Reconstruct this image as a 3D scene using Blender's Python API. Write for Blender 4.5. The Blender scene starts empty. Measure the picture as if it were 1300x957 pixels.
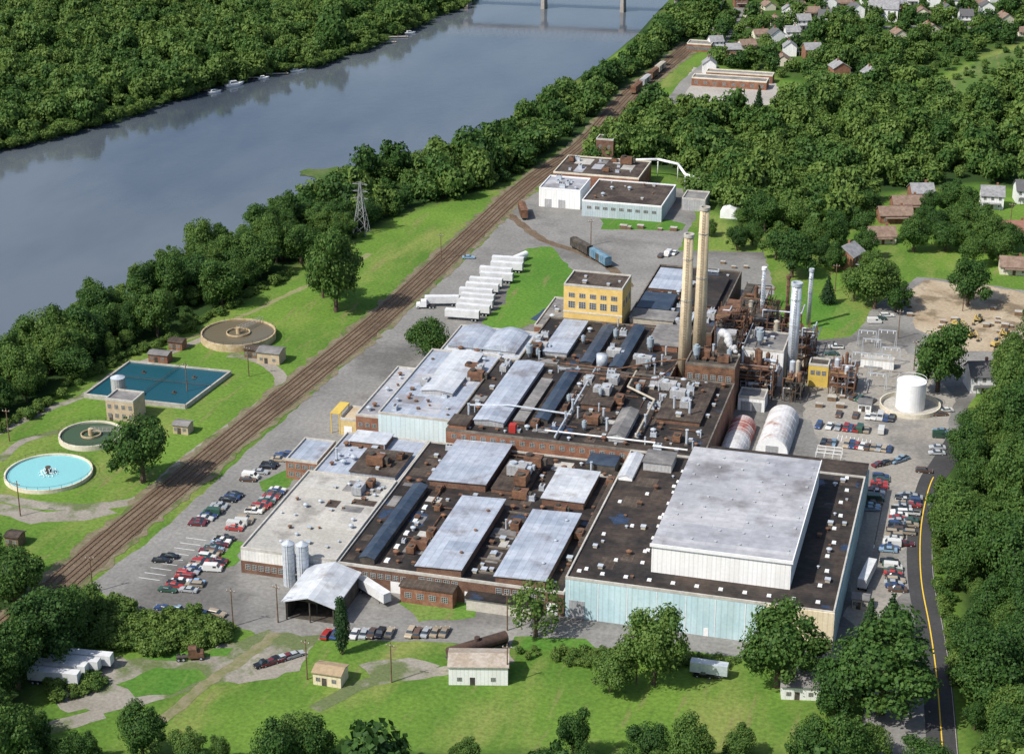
import bpy, math, random, numpy as np
from mathutils import Vector, Matrix
from mathutils.geometry import tessellate_polygon
random.seed(7)
R_=random.Random(11)
H=236.0; F=2355.0; TH=math.atan(978.5/2355); AZ=math.radians(15.4)
sT,cT,sA,cA=math.sin(TH),math.cos(TH),math.sin(AZ),math.cos(AZ)
SC=bpy.context.scene; COL=SC.collection
def P(px,py,z=0.0):
    u=(px-650)/F; v=(478.5-py)/F; t=(H-z)/(sT-v*cT); f=t*(cT+v*sT); l=t*u
    return (-f*sA+l*cA, f*cA+l*sA)
def proj(x,y,z=0.0):
    a=-x*sA+y*cA; b=x*cA+y*sA; d=a*cT+(H-z)*sT
    return 650+F*b/d, 478.5-F*(a*sT+(z-H)*cT)/d
# ---------------------------------------------------------------- materials
def nt(name):
    m=bpy.data.materials.new(name); m.use_nodes=True; t=m.node_tree; t.nodes.clear()
    o=t.nodes.new('ShaderNodeOutputMaterial'); b=t.nodes.new('ShaderNodeBsdfPrincipled'); t.links.new(b.outputs[0],o.inputs[0])
    return m,t,b,o
def mixn(t,fac,a,b,mode='MIX'):
    n=t.nodes.new('ShaderNodeMix'); n.data_type='RGBA'; n.blend_type=mode; n.clamp_factor=True
    for s,v in ((n.inputs[0],fac),(n.inputs[6],a),(n.inputs[7],b)):
        if isinstance(v,(int,float)): s.default_value=v
        elif isinstance(v,tuple): s.default_value=(*v[:3],1)
        else: t.links.new(v,s)
    return n.outputs[2]
def ramp(t,src,a,b,ca=(0,0,0),cb=(1,1,1)):
    r=t.nodes.new('ShaderNodeValToRGB'); r.color_ramp.elements[0].position=a; r.color_ramp.elements[1].position=b
    r.color_ramp.elements[0].color=(*ca,1); r.color_ramp.elements[1].color=(*cb,1); t.links.new(src,r.inputs[0]); return r.outputs[0]
def noise(t,pos,sc,det=5,stretch=(1,1,1),rz=0):
    mp=t.nodes.new('ShaderNodeMapping'); mp.inputs['Scale'].default_value=stretch; mp.inputs['Rotation'].default_value=(0,0,rz); t.links.new(pos,mp.inputs[0])
    n=t.nodes.new('ShaderNodeTexNoise'); n.inputs['Scale'].default_value=sc; n.inputs['Detail'].default_value=det; n.inputs['Roughness'].default_value=.6
    t.links.new(mp.outputs[0],n.inputs['Vector']); return n.outputs[0]
def brk(t,pos,c,w,hh,ms,c1,c2,mo,rot,off=(0,0,0)):
    mp=t.nodes.new('ShaderNodeMapping'); mp.inputs['Rotation'].default_value=(0,0,rot); mp.inputs['Location'].default_value=off; t.links.new(pos,mp.inputs[0])
    br=t.nodes.new('ShaderNodeTexBrick'); br.inputs['Scale'].default_value=1; br.inputs['Brick Width'].default_value=w; br.inputs['Row Height'].default_value=hh; br.inputs['Mortar Size'].default_value=ms; br.inputs['Mortar Smooth'].default_value=.3
    br.inputs['Color1'].default_value=(*c1,1); br.inputs['Color2'].default_value=(*c2,1); br.inputs['Mortar'].default_value=(*mo,1)
    t.links.new(mp.outputs[0],br.inputs['Vector']); return mixn(t,1.0,c,br.outputs[0],'MULTIPLY')
def M(name,c1,c2=None,sc=.12,th=(.4,.6),fine=.25,fsc=1.2,rough=.85,metal=0.,seam=None,wave=None,c3=None,sc3=.05,th3=(.55,.65),wet=False,spec=.3,stretch=(1,1,1),seam2=None):
    m,t,b,o=nt(name); g=t.nodes.new('ShaderNodeNewGeometry'); pos=g.outputs['Position']
    c=c1
    if c2: c=mixn(t,ramp(t,noise(t,pos,sc,6,stretch),*th),c1,c2)
    if seam2: c=brk(t,pos,c,seam2[0],seam2[1],.02,(1,1,1),seam2[2],(.8,.8,.8),seam2[3],(3.3,1.7,0))
    if c3:
        f3=ramp(t,noise(t,pos,sc3,7),*th3); c=mixn(t,f3,c,c3)
        if wet:
            rr=t.nodes.new('ShaderNodeMapRange'); t.links.new(f3,rr.inputs[0]); rr.inputs[3].default_value=rough; rr.inputs[4].default_value=.15; t.links.new(rr.outputs[0],b.inputs['Roughness'])
    if fine: 
        k=ramp(t,noise(t,pos,fsc,4),.3,.7,(1-fine,)*3,(1+fine*.6,)*3); c=mixn(t,1.0,c,k,'MULTIPLY')
    if seam:
        w,hh,dark,rot=seam; c=brk(t,pos,c,w,hh,.07,(1,1,1),(.84,.84,.85),(dark,)*3,rot)
    if wave:
        mp=t.nodes.new('ShaderNodeMapping'); mp.inputs['Scale'].default_value=(1,1,0); t.links.new(pos,mp.inputs[0])
        wv=t.nodes.new('ShaderNodeTexWave'); wv.bands_direction='DIAGONAL'; wv.inputs['Scale'].default_value=wave; wv.inputs['Distortion'].default_value=0; t.links.new(mp.outputs[0],wv.inputs['Vector'])
        c=mixn(t,1.0,c,ramp(t,wv.outputs[0],.02,.2,(.86,)*3,(1,)*3),'MULTIPLY')
        c=mixn(t,1.0,c,ramp(t,noise(t,pos,1.0,4,(.7,.7,.06)),.35,.65,(.92,.91,.88),(1.04,)*3),'MULTIPLY')
    if isinstance(c,tuple): b.inputs['Base Color'].default_value=(*c,1)
    else: t.links.new(c,b.inputs['Base Color'])
    if not wet: b.inputs['Roughness'].default_value=rough
    b.inputs['Metallic'].default_value=metal; b.inputs['Specular IOR Level'].default_value=spec
    return m
tar=M('roof_tar',(.018,.017,.018),(.050,.042,.037),.09,(.4,.62),.35,.7,c3=(.035,.055,.10),sc3=.075,th3=(.61,.64),wet=True,seam=(14,1.1,1.35,0),rough=.8,seam2=(19,7,(1.5,1.3,1.15),0))
tarb=M('roof_tar_brown',(.045,.033,.028),(.10,.078,.062),.12,(.4,.6),.35,.8,seam=(9,1.3,1.3,1.5708))
pale=M('roof_aluminium_coated',(.39,.44,.52),(.50,.54,.61),.11,(.35,.65),.18,.6,c3=(.25,.25,.28),sc3=.11,th3=(.54,.68),seam=(17,1.9,.66,1.5708),rough=.5,seam2=(16,5.2,(.74,.76,.80),0))
pale2=M('roof_pale_grey',(.38,.385,.41),(.50,.50,.52),.06,(.38,.62),.18,.5,c3=(.22,.21,.22),sc3=.05,th3=(.52,.66),seam=(21,2.4,.74,0),rough=.55,seam2=(26,9,(.84,.85,.88),0))
whiter=M('roof_white_coating',(.54,.57,.61),(.64,.66,.68),.09,(.38,.62),.16,.6,c3=(.36,.35,.35),sc3=.13,th3=(.55,.68),seam=(13,2.1,.76,1.5708),rough=.5,seam2=(9,6,(.8,.82,.86),0))
gravelroof=M('roof_gravel',(.43,.42,.39),(.54,.52,.49),.06,(.35,.65),.2,1.5,c3=(.29,.275,.25),sc3=.09,th3=(.55,.66),seam=(30,6,.85,0),seam2=(21,11,(.88,.87,.84),0))
darkblue=M('roof_dark_blue',(.035,.055,.09),(.06,.08,.115),.15,(.4,.6),.25,.8,seam=(40,1.5,.7,0),rough=.5)
greyroof=M('roof_grey',(.17,.165,.165),(.27,.26,.25),.12,(.4,.6),.25,.7,seam=(20,2,.8,0))
brick=M('brick_wall',(.21,.095,.06),(.29,.15,.095),.3,(.4,.6),.3,2.5)
brickd=M('brick_dark',(.13,.07,.05),(.19,.11,.075),.3,(.4,.6),.3,2.5)
ybrick=M('yellow_brick',(.64,.44,.14),(.72,.52,.20),.25,(.4,.6),.12,2.5)
bluew=M('blue_metal_siding',(.45,.62,.68),(.53,.69,.74),.1,(.4,.6),.08,1.5,wave=.42,rough=.5)
whitew=M('white_siding',(.80,.81,.82),(.85,.85,.85),.1,(.4,.6),.06,1.5,wave=.55,rough=.5)
tanw=M('tan_siding',(.68,.58,.40),(.74,.65,.48),.1,(.4,.6),.1,1.5,wave=.5)
greyw=M('grey_siding',(.33,.34,.36),(.42,.42,.43),.15,(.4,.6),.2,1.5,wave=.6)
conc=M('concrete',(.36,.34,.30),(.46,.44,.40),.3,(.4,.6),.2,1.5)
concl=M('concrete_light',(.58,.53,.42),(.68,.63,.52),.3,(.4,.6),.12,1.5)
tanb=M('tan_block',(.42,.33,.22),(.50,.41,.29),.3,(.4,.6),.15,1.5)
chim=M('chimney_brick',(.50,.40,.27),(.60,.50,.35),.25,(.4,.6),.18,1.5,stretch=(1,1,.3))
steel=M('galvanised_steel',(.44,.49,.55),(.56,.60,.65),.4,(.4,.6),.15,1.5,rough=.4,metal=.2)
rust=M('rusty_steel',(.11,.06,.04),(.21,.11,.065),.4,(.4,.6),.3,1.5)
dsteel=M('dark_steel',(.05,.045,.04),(.10,.085,.07),.4,(.4,.6),.3,1.5)
white=M('white_paint',(.80,.81,.82),(.72,.72,.71),.5,(.45,.7),.06,1.5,rough=.45)
yel=M('yellow_paint',(.62,.45,.10),(.5,.36,.1),.5,(.45,.7),.1,1.5,rough=.5)
yelm=M('dusty_yellow_paint',(.52,.38,.10),(.36,.28,.13),.9,(.4,.6),.15,1.5,rough=.6)
redp=M('red_paint',(.42,.035,.03),(.33,.04,.03),.5,(.45,.7),.1,1.5,rough=.4)
cop=M('coping',(.42,.40,.36),(.52,.50,.46),.4,(.4,.6),.15,1.5)
copd=M('coping_dark',(.12,.105,.09),(.2,.17,.14),.4,(.4,.6),.2,1.5)
glass=M('window_glass',(.025,.035,.045),(.05,.07,.09),.5,(.4,.6),0,rough=.12,spec=.6)
frame=M('window_frame',(.55,.53,.48),fine=.1)
black=M('black_rubber',(.02,.02,.02),fine=.1,rough=.8)
wood=M('weathered_wood',(.14,.09,.055),(.20,.135,.085),1.0,(.4,.6),.25,3)
bark=M('bark',(.08,.055,.038),(.13,.095,.07),1.0,(.4,.6),.3,3)
asph=M('asphalt_yard',(.185,.182,.172),(.26,.252,.238),.035,(.35,.65),.25,.9,c3=(.13,.125,.118),sc3=.022,th3=(.50,.62))
gravel=M('gravel',(.23,.21,.175),(.31,.285,.245),.08,(.35,.65),.25,1.2,c3=(.12,.15,.06),sc3=.05,th3=(.50,.57))
dirt=M('dirt_yard',(.34,.26,.17),(.45,.38,.28),.06,(.35,.65),.25,.9,c3=(.20,.155,.10),sc3=.07,th3=(.52,.6))
newroad=M('road_asphalt',(.045,.045,.047),(.06,.06,.062),.1,(.35,.65),.2,1.2)
ballast=M('ballast',(.125,.088,.056),(.19,.145,.10),.12,(.35,.65),.35,1.3,c3=(.085,.060,.040),sc3=.05,th3=(.5,.66))
def grassmat(name,a,b,c,wooded=False):
    m,t,bs,o=nt(name); g=t.nodes.new('ShaderNodeNewGeometry'); pos=g.outputs['Position']
    col=mixn(t,ramp(t,noise(t,pos,.022,7),.38,.62),a,b)
    col=mixn(t,ramp(t,noise(t,pos,.05,7,(1,.35,1),-.3),.50,.66),col,c)
    col=mixn(t,ramp(t,noise(t,pos,.16,5,(1.5,.2,1),-.33),.58,.72),col,(.20,.19,.08))
    k=ramp(t,noise(t,pos,.9,5),.3,.7,(.68,)*3,(1.2,)*3); col=mixn(t,1.0,col,k,'MULTIPLY')
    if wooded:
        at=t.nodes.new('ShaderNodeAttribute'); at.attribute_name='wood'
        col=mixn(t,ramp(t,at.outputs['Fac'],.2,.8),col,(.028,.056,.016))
    t.links.new(col,bs.inputs['Base Color']); bs.inputs['Roughness'].default_value=.95; bs.inputs['Specular IOR Level'].default_value=.1
    return m
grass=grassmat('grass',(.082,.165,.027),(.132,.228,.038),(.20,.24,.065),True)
lawn=grassmat('lawn',(.072,.175,.028),(.102,.215,.034),(.155,.225,.055))
def watermat(name,c,rough=.08,bump=.15,sc=.35,ior=1.33,c2=None):
    m,t,b,o=nt(name); g=t.nodes.new('ShaderNodeNewGeometry'); pos=g.outputs['Position']
    b.inputs['Base Color'].default_value=(*c,1); b.inputs['IOR'].default_value=ior
    if c2: t.links.new(mixn(t,ramp(t,noise(t,pos,.0045,6,(1,.4,1),.35),.38,.58),c,c2),b.inputs['Base Color'])
    bp=t.nodes.new('ShaderNodeBump'); bp.inputs['Strength'].default_value=bump; bp.inputs['Distance'].default_value=.25
    t.links.new(noise(t,pos,sc,4,(1,.6,1)),bp.inputs['Height']); t.links.new(bp.outputs[0],b.inputs['Normal'])
    r=t.nodes.new('ShaderNodeMapRange'); t.links.new(noise(t,pos,.008,5,(1,.5,1)),r.inputs[0]); r.inputs[1].default_value=.4; r.inputs[2].default_value=.65; r.inputs[3].default_value=rough; r.inputs[4].default_value=rough*3
    t.links.new(r.outputs[0],b.inputs['Roughness']); return m
riverw=watermat('river_water',(.040,.055,.082),.05,.22,.28,1.62,(.115,.132,.150))
tealw=watermat('basin_water',(.010,.070,.095),.15,.2,.8)
cyanw=watermat('aerated_water',(.20,.47,.50),.3,.3,1.2)
dgw=watermat('brown_water',(.13,.11,.07),.2,.2,1)
def leafmat(name,dark,mid,light):
    m,t,b,o=nt(name); at=t.nodes.new('ShaderNodeAttribute'); at.attribute_name='tint'
    oi=t.nodes.new('ShaderNodeObjectInfo')
    ma=t.nodes.new('ShaderNodeMath'); ma.operation='MULTIPLY_ADD'; t.links.new(oi.outputs['Random'],ma.inputs[0]); ma.inputs[1].default_value=.5; t.links.new(at.outputs['Fac'],ma.inputs[2])
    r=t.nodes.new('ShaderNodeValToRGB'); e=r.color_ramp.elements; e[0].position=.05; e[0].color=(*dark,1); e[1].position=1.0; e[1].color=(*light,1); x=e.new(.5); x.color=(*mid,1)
    t.links.new(ma.outputs[0],r.inputs[0])
    b.inputs['Roughness'].default_value=.6; b.inputs['Specular IOR Level'].default_value=.2; t.links.new(r.outputs[0],b.inputs['Base Color'])
    tr=t.nodes.new('ShaderNodeBsdfTranslucent'); t.links.new(r.outputs[0],tr.inputs[0]); mx=t.nodes.new('ShaderNodeMixShader'); mx.inputs[0].default_value=.28
    t.links.new(b.outputs[0],mx.inputs[1]); t.links.new(tr.outputs[0],mx.inputs[2]); t.links.new(mx.outputs[0],o.inputs[0]); return m
leaf=leafmat('foliage',(.020,.052,.014),(.052,.118,.024),(.135,.21,.045))
leafd=leafmat('conifer_foliage',(.014,.036,.014),(.03,.07,.024),(.055,.11,.036))
# ---------------------------------------------------------------- mesh builder
ORG={}
class MB:
    def __init__(s): s.v=[]; s.f=[]; s.m=[]; s.k=0
    def add(s,vs,fs):
        n=len(s.v); s.v+=[tuple(v) for v in vs]; s.f+=[tuple(i+n for i in f) for f in fs]; s.m+=[s.k]*len(fs); return s
    def box(s,x0,y0,z0,x1,y1,z1,tx=0,ty=0):
        return s.add([(x0,y0,z0),(x1,y0,z0),(x1,y1,z0),(x0,y1,z0),(x0+tx,y0+ty,z1),(x1-tx,y0+ty,z1),(x1-tx,y1-ty,z1),(x0+tx,y1-ty,z1)],[(0,3,2,1),(4,5,6,7),(0,1,5,4),(1,2,6,5),(2,3,7,6),(3,0,4,7)])
    def cb(s,cx,cy,z0,sx,sy,h,tx=0,ty=0): return s.box(cx-sx/2,cy-sy/2,z0,cx+sx/2,cy+sy/2,z0+h,tx,ty)
    def cyl(s,x,y,z0,z1,r0,r1=None,n=16):
        r1=r0 if r1 is None else r1; vs=[]
        for z,r in ((z0,r0),(z1,r1)):
            for i in range(n): a=2*math.pi*i/n; vs.append((x+r*math.cos(a),y+r*math.sin(a),z))
        return s.add(vs,[tuple(range(n-1,-1,-1)),tuple(range(n,2*n))]+[(i,(i+1)%n,n+(i+1)%n,n+i) for i in range(n)])
    def tube(s,p,q,r,n=6,r1=None):
        p=Vector(p); q=Vector(q); d=(q-p); 
        if d.length<1e-6: return s
        d.normalize(); a=d.orthogonal().normalized(); b=d.cross(a); vs=[]; r1=r if r1 is None else r1
        for c,rr in ((p,r),(q,r1)):
            for i in range(n): t=2*math.pi*i/n; vs.append(c+a*rr*math.cos(t)+b*rr*math.sin(t))
        return s.add(vs,[tuple(range(n-1,-1,-1)),tuple(range(n,2*n))]+[(i,(i+1)%n,n+(i+1)%n,n+i) for i in range(n)])
    def path(s,pts,r,n=6):
        for a,b in zip(pts,pts[1:]): s.tube(a,b,r,n)
        return s
    def ring(s,x,y,z0,z1,ro,ri,n=40):
        vs=[]
        for r,z in ((ro,z0),(ro,z1),(ri,z1),(ri,z0)):
            for i in range(n): a=2*math.pi*i/n; vs.append((x+r*math.cos(a),y+r*math.sin(a),z))
        fs=[]
        for k in range(4):
            kk=(k+1)%4
            for i in range(n): fs.append((k*n+i,k*n+(i+1)%n,kk*n+(i+1)%n,kk*n+i))
        return s.add(vs,fs)
    def prof(s,pts,a0,a1,axis='y'):
        n=len(pts); vs=[]
        for a in (a0,a1):
            for u,z in pts: vs.append((u,a,z) if axis=='y' else (a,u,z))
        return s.add(vs,[tuple(range(n)),tuple(range(2*n-1,n-1,-1))]+[(i,n+i,n+(i+1)%n,(i+1)%n) for i in range(n)])
    def mesh(s,name,mats,org=(0,0,0)):
        me=bpy.data.meshes.new(name); o=org
        me.from_pydata([(x-o[0],y-o[1],z-o[2]) for x,y,z in s.v],[],s.f)
        for mm in (mats if isinstance(mats,(list,tuple)) else [mats]): me.materials.append(mm)
        if any(s.m): me.polygons.foreach_set('material_index',s.m)
        me.update(); return me
    def build(s,name,mats,parent=None,smooth=False):
        org=ORG.get(parent.name,(0,0,0)) if parent else (0,0,0)
        me=s.mesh(name,mats,org)
        if smooth: me.polygons.foreach_set('use_smooth',[True]*len(me.polygons))
        return link(name,me,parent,org)
def link(name,me,parent=None,org=(0,0,0)):
    ob=bpy.data.objects.new(name,me); COL.objects.link(ob); ob.parent=parent; ORG[ob.name]=org; return ob
def tag(o,label,cat,group=None):
    o['label']=label; o['category']=cat
    if group: o['group']=group
    return o
def T(name,label,cat,x=0,y=0,z=0,rz=0,group=None):
    o=bpy.data.objects.new(name,None); COL.objects.link(o); o.location=(x,y,z); o.rotation_euler=(0,0,rz); ORG[o.name]=(x,y,z); o.empty_display_size=.5
    return tag(o,label,cat,group)
def struct(o): o['kind']='structure'; return o
KIDS={}
def children(o):
    if o.name not in KIDS: KIDS[o.name]=[c for c in bpy.data.objects if c.parent==o]
    return KIDS[o.name]
def dup(root,x,y,z=0,rz=0,label=None,group=None,scale=None,depth=True):
    kids=children(root)
    r=root.copy(); COL.objects.link(r); r.location=(x,y,z); r.rotation_euler=(0,0,rz)
    if scale: r.scale=scale
    if label: r['label']=label
    if group: r['group']=group
    for ch in kids:
        c=ch.copy(); COL.objects.link(c); c.parent=r
        for g in children(ch):
            d=g.copy(); COL.objects.link(d); d.parent=c
    return r
PROTO=[]
# ---------------------------------------------------------------- 2D helpers
def inpoly(px,py,poly):
    c=False; j=len(poly)-1
    for i in range(len(poly)):
        xi,yi=poly[i]; xj,yj=poly[j]
        if (yi>py)!=(yj>py) and px<(xj-xi)*(py-yi)/(yj-yi)+xi: c=not c
        j=i
    return c
def inpoly_np(X,Y,poly):
    c=np.zeros(X.shape,bool); j=len(poly)-1
    for i in range(len(poly)):
        xi,yi=poly[i]; xj,yj=poly[j]
        if yi!=yj:
            c^=((yi>Y)!=(yj>Y))&(X<(xj-xi)*(Y-yi)/(yj-yi)+xi)
        j=i
    return c
def dist_np(X,Y,poly):
    d=np.full(X.shape,1e9)
    for i in range(len(poly)):
        ax,ay=poly[i-1]; bx,by=poly[i]; dx,dy=bx-ax,by-ay; L=dx*dx+dy*dy+1e-9
        t=np.clip(((X-ax)*dx+(Y-ay)*dy)/L,0,1); d=np.minimum(d,np.hypot(X-ax-t*dx,Y-ay-t*dy))
    return np.where(inpoly_np(X,Y,poly),d,-d)
def W(pts): return [P(*p) for p in pts]
def sheet(name,pts,z,mat,jit=.5,world=False):
    w=pts if world else W(pts); out=[]; rr=random.Random(len(pts)*7+int(z*1000))
    for i in range(len(w)):
        a=w[i]; b=w[(i+1)%len(w)]; L=math.hypot(b[0]-a[0],b[1]-a[1]); n=max(1,int(L/3)) if jit else 1
        for k in range(n):
            t=k/n; out.append((a[0]+(b[0]-a[0])*t+rr.uniform(-jit,jit),a[1]+(b[1]-a[1])*t+rr.uniform(-jit,jit),z))
    tr=tessellate_polygon([[Vector(p) for p in out]])
    fs=[]
    for t in tr:
        a,b,c=[out[i] for i in t]
        if (b[0]-a[0])*(c[1]-a[1])-(b[1]-a[1])*(c[0]-a[0])<0: t=(t[0],t[2],t[1])
        fs.append(tuple(t))
    mb=MB(); mb.add(out,fs); return struct(mb.build(name,mat))
def smooth(pts,n=8):
    out=[]; p=[pts[0]]+list(pts)+[pts[-1]]
    for i in range(1,len(p)-2):
        for k in range(n):
            t=k/n; q=[]
            for d in range(2):
                a,b,c,e=p[i-1][d],p[i][d],p[i+1][d],p[i+2][d]
                q.append(.5*((2*b)+(c-a)*t+(2*a-5*b+4*c-e)*t*t+(3*b-a-3*c+e)*t**3))
            out.append(tuple(q))
    out.append(tuple(pts[-1])); return out
def offset(pts,d):
    out=[]
    for i,p in enumerate(pts):
        a=pts[max(0,i-1)]; b=pts[min(len(pts)-1,i+1)]; dx,dy=b[0]-a[0],b[1]-a[1]; L=math.hypot(dx,dy) or 1
        out.append((p[0]+dy/L*d,p[1]-dx/L*d))
    return out
def ribbon(name,w,width,z,mat,st=True,jit=0,off=0):
    rr=random.Random(5)
    a=offset(w,off-width/2); b=offset(w,off+width/2); mb=MB()
    J=lambda:rr.uniform(-jit,jit)
    vs=[(x+J(),y+J(),z) for x,y in a]+[(x+J(),y+J(),z) for x,y in b]; n=len(w)
    mb.add(vs,[(i,n+i,n+i+1,i+1) for i in range(n-1)])
    o=mb.build(name,mat); return struct(o) if st else o
def resample(w,step):
    out=[w[0]]; acc=0
    for a,b in zip(w,w[1:]):
        L=math.hypot(b[0]-a[0],b[1]-a[1]); s=step-acc
        while s<=L: out.append((a[0]+(b[0]-a[0])*s/L,a[1]+(b[1]-a[1])*s/L)); s+=step
        acc=(acc+L)%step
    return out
# ---------------------------------------------------------------- ground and river
far_bank=[(-260,260),(-100,212),(0,184),(80,166),(160,143),(260,108),(350,87),(400,79),(480,52),(530,27),(590,4),(640,-40),(720,-110)]
near_bank=[(960,-110),(880,-40),(852,0),(815,42),(740,97),(690,127),(640,160),(590,187),(500,207),(440,222),(400,240),(330,292),(240,332),(180,362),(90,402),(0,460),(-120,520),(-260,600)]
river=W(far_bank+near_bank)
FA=[(-90,218),(0,187),(80,169),(160,146),(260,111),(350,90),(400,81),(480,54),(530,29),(590,6),(640,-60),(-90,-60)]
FB=[(-90,520),(0,470),(90,412),(180,374),(250,343),(330,304),(400,256),(450,234),(510,217),(600,195),(650,163),(700,131),(760,99),(830,50),(865,10),(885,-60),(940,-60),(915,0),(905,40),(880,70),(835,85),(810,100),(765,140),(740,180),(712,192),(660,226),(600,247),(520,268),(460,296),(400,326),(300,381),(200,436),(110,468),(60,508),(0,543),(-90,590)]
FC=[(738,212),(765,180),(805,135),(850,135),(880,146),(955,150),(1000,132),(1040,112),(1100,104),(1190,118),(1240,128),(1290,105),(1390,95),(1390,255),(1300,240),(1230,232),(1190,240),(1120,245),(1075,290),(1000,300),(950,300),(905,262),(875,240),(860,220),(800,212)]
FT=[(905,84),(915,-60),(1390,-60),(1390,50),(1290,58),(1240,74),(1190,100),(1040,110),(990,100)]
FD=[(1390,395),(1300,445),(1245,515),(1225,555),(1200,592),(1202,630),(1202,660),(1204,700),(1216,760),(1232,868),(1240,1010),(1390,1010)]
FE=[(-90,735),(30,738),(80,775),(120,800),(110,828),(60,850),(35,868),(60,1010),(-90,1010)]
FF=[(60,962),(230,958),(300,966),(420,962),(560,958),(700,956),(860,956),(960,962),(1080,962),(1170,958),(1178,1010),(60,1010)]
xs=np.concatenate([[-20000,-6000,-2500,-1400],np.arange(-900,560,8),[900,2000,6000,20000]])
ys=np.concatenate([[-8000,-2000,-300,100],np.arange(240,1700,8),[2000,2600,5000,12000,30000]])
GX,GY=np.meshgrid(xs,ys)
d=dist_np(GX,GY,river); Z=-np.clip(d*.55,0,4.0)
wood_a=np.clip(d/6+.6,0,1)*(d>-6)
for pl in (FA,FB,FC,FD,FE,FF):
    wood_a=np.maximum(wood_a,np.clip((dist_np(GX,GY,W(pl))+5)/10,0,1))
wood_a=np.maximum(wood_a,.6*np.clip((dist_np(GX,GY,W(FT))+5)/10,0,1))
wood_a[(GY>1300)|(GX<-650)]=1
nx,ny=len(xs),len(ys)
me=bpy.data.meshes.new('ground'); vv=np.stack([GX,GY,Z],-1).reshape(-1,3)
idx=np.arange(nx*ny).reshape(ny,nx); q=np.stack([idx[:-1,:-1],idx[:-1,1:],idx[1:,1:],idx[1:,:-1]],-1).reshape(-1,4)
def npmesh(me,v,quads,tris=None,attr=None,mats=()):
    nq=len(quads); ntr=0 if tris is None else len(tris)
    me.vertices.add(len(v)); me.vertices.foreach_set('co',np.asarray(v,np.float32).ravel())
    loops=np.asarray(quads,np.int32).ravel()
    if ntr: loops=np.concatenate([loops,np.asarray(tris,np.int32).ravel()])
    me.loops.add(len(loops)); me.loops.foreach_set('vertex_index',loops)
    me.polygons.add(nq+ntr); st=np.concatenate([np.arange(nq)*4,nq*4+np.arange(ntr)*3]).astype(np.int32)
    me.polygons.foreach_set('loop_start',st)
    for m in mats: me.materials.append(m)
    if attr:
        for k,a in attr.items():
            at=me.attributes.new(k,'FLOAT','POINT'); at.data.foreach_set('value',np.asarray(a,np.float32).ravel())
    me.update(calc_edges=True); me.validate()
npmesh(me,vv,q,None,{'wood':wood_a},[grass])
struct(link('ground',me))
mb=MB(); mb.add([(-2400,150,-1.5),(700,150,-1.5),(700,3200,-1.5),(-2400,3200,-1.5)],[(0,1,2,3)]); struct(mb.build('river_water',riverw))
sheet('grassy_shoal',[(378,216),(400,210),(425,209),(450,211),(455,222),(430,228),(400,224)],-1.3,grassmat('shoal_grass',(.06,.11,.03),(.09,.15,.035),(.12,.15,.06)),2.2)
yard=[(112,742),(185,690),(250,632),(340,550),(430,470),(530,385),(610,312),(659,256),(706,232),(870,240),(884,275),(870,300),(862,318),(970,320),(978,350),(985,372),(948,405),(1040,432),(1080,428),(1100,405),(1110,388),(1165,352),(1235,358),(1390,385),(1390,400),(1300,428),(1240,495),(1222,540),(1200,585),(1172,612),(1160,650),(1152,700),(1165,760),(1180,868),(1190,1000),(1100,1000),(1095,868),(1060,840),(960,838),(860,825),(760,822),(640,822),(560,814),(400,812),(330,806),(295,792),(180,778)]
sheet('factory_yard',yard,.02,asph,.6)
sheet('lower_parking_ground',[(60,862),(130,834),(200,836),(300,815),(335,800),(405,808),(385,850),(330,864),(250,872),(200,890),(130,905),(70,900)],.03,gravel,1.2)
sheet('dirt_yard',[(1148,372),(1172,356),(1235,360),(1390,388),(1390,425),(1290,446),(1215,446),(1165,420)],.035,dirt,1.0)
sheet('side_lot_gravel',[(1052,448),(1110,425),(1170,455),(1215,510),(1195,560),(1182,595),(1150,640),(1140,760),(1090,800),(1075,780),(1112,600),(1050,590),(1020,520)],.034,M('gravel_lot',(.26,.24,.21),(.34,.32,.285),.05,(.35,.65),.25,1.0,c3=(.19,.18,.165),sc3=.03,th3=(.52,.62)),1.0)
for nm,pl in (('trailer_lawn',[(606,414),(640,385),(652,332),(668,316),(700,313),(728,345),(736,376),(705,402),(650,420)]),('far_building_lawn',[(762,278),(850,279),(872,285),(868,293),(765,291)]),('lot_lawn',[(330,612),(378,590),(385,600),(352,628),(335,622)]),('office_lawn',[(508,764),(520,752),(560,755),(600,768),(606,784),(530,788)]),('side_lawn',[(955,378),(1000,372),(1060,378),(1098,398),(1082,424),(1010,410),(955,402)]),('gate_lawn',[(278,708),(300,686),(308,690),(300,718),(282,720)]),('entrance_lawn',[(655,808),(740,812),(760,822),(700,824),(650,820)]),('parking_lawn',[(150,868),(200,846),(250,850),(262,862),(220,880),(170,884)]),('verge_lawn',[(180,835),(240,826),(300,822),(285,832),(230,838)])):
    sheet(nm,pl,.045,lawn,.7)
sheet('meadow',[(1120,165),(1170,128),(1240,78),(1290,62),(1340,58),(1340,88),(1290,100),(1240,122),(1190,160),(1150,175)],.02,grassmat('meadow_grass',(.08,.14,.035),(.11,.18,.045),(.15,.19,.07)),1.5)
sheet('bare_patch',[(455,842),(520,836),(560,845),(530,858),(470,862)],.034,gravel,.8)
sheet('rain_puddle',[(672,405),(690,392),(705,390),(700,402),(684,408)],.06,M('puddle_water',(.03,.05,.08),fine=0,rough=.06,spec=.6),.5)
sheet('far_lot_pavement',[(852,128),(868,103),(880,86),(905,88),(985,106),(992,128),(950,142),(880,134)],.02,M('pale_lot',(.33,.31,.28),(.42,.39,.36),.05,(.35,.65),.2,.8),1.0)
sheet('tank_gravel',[(0,652),(0,640),(60,650),(130,642),(150,650),(110,660),(40,664)],.02,gravel,.6)
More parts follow.
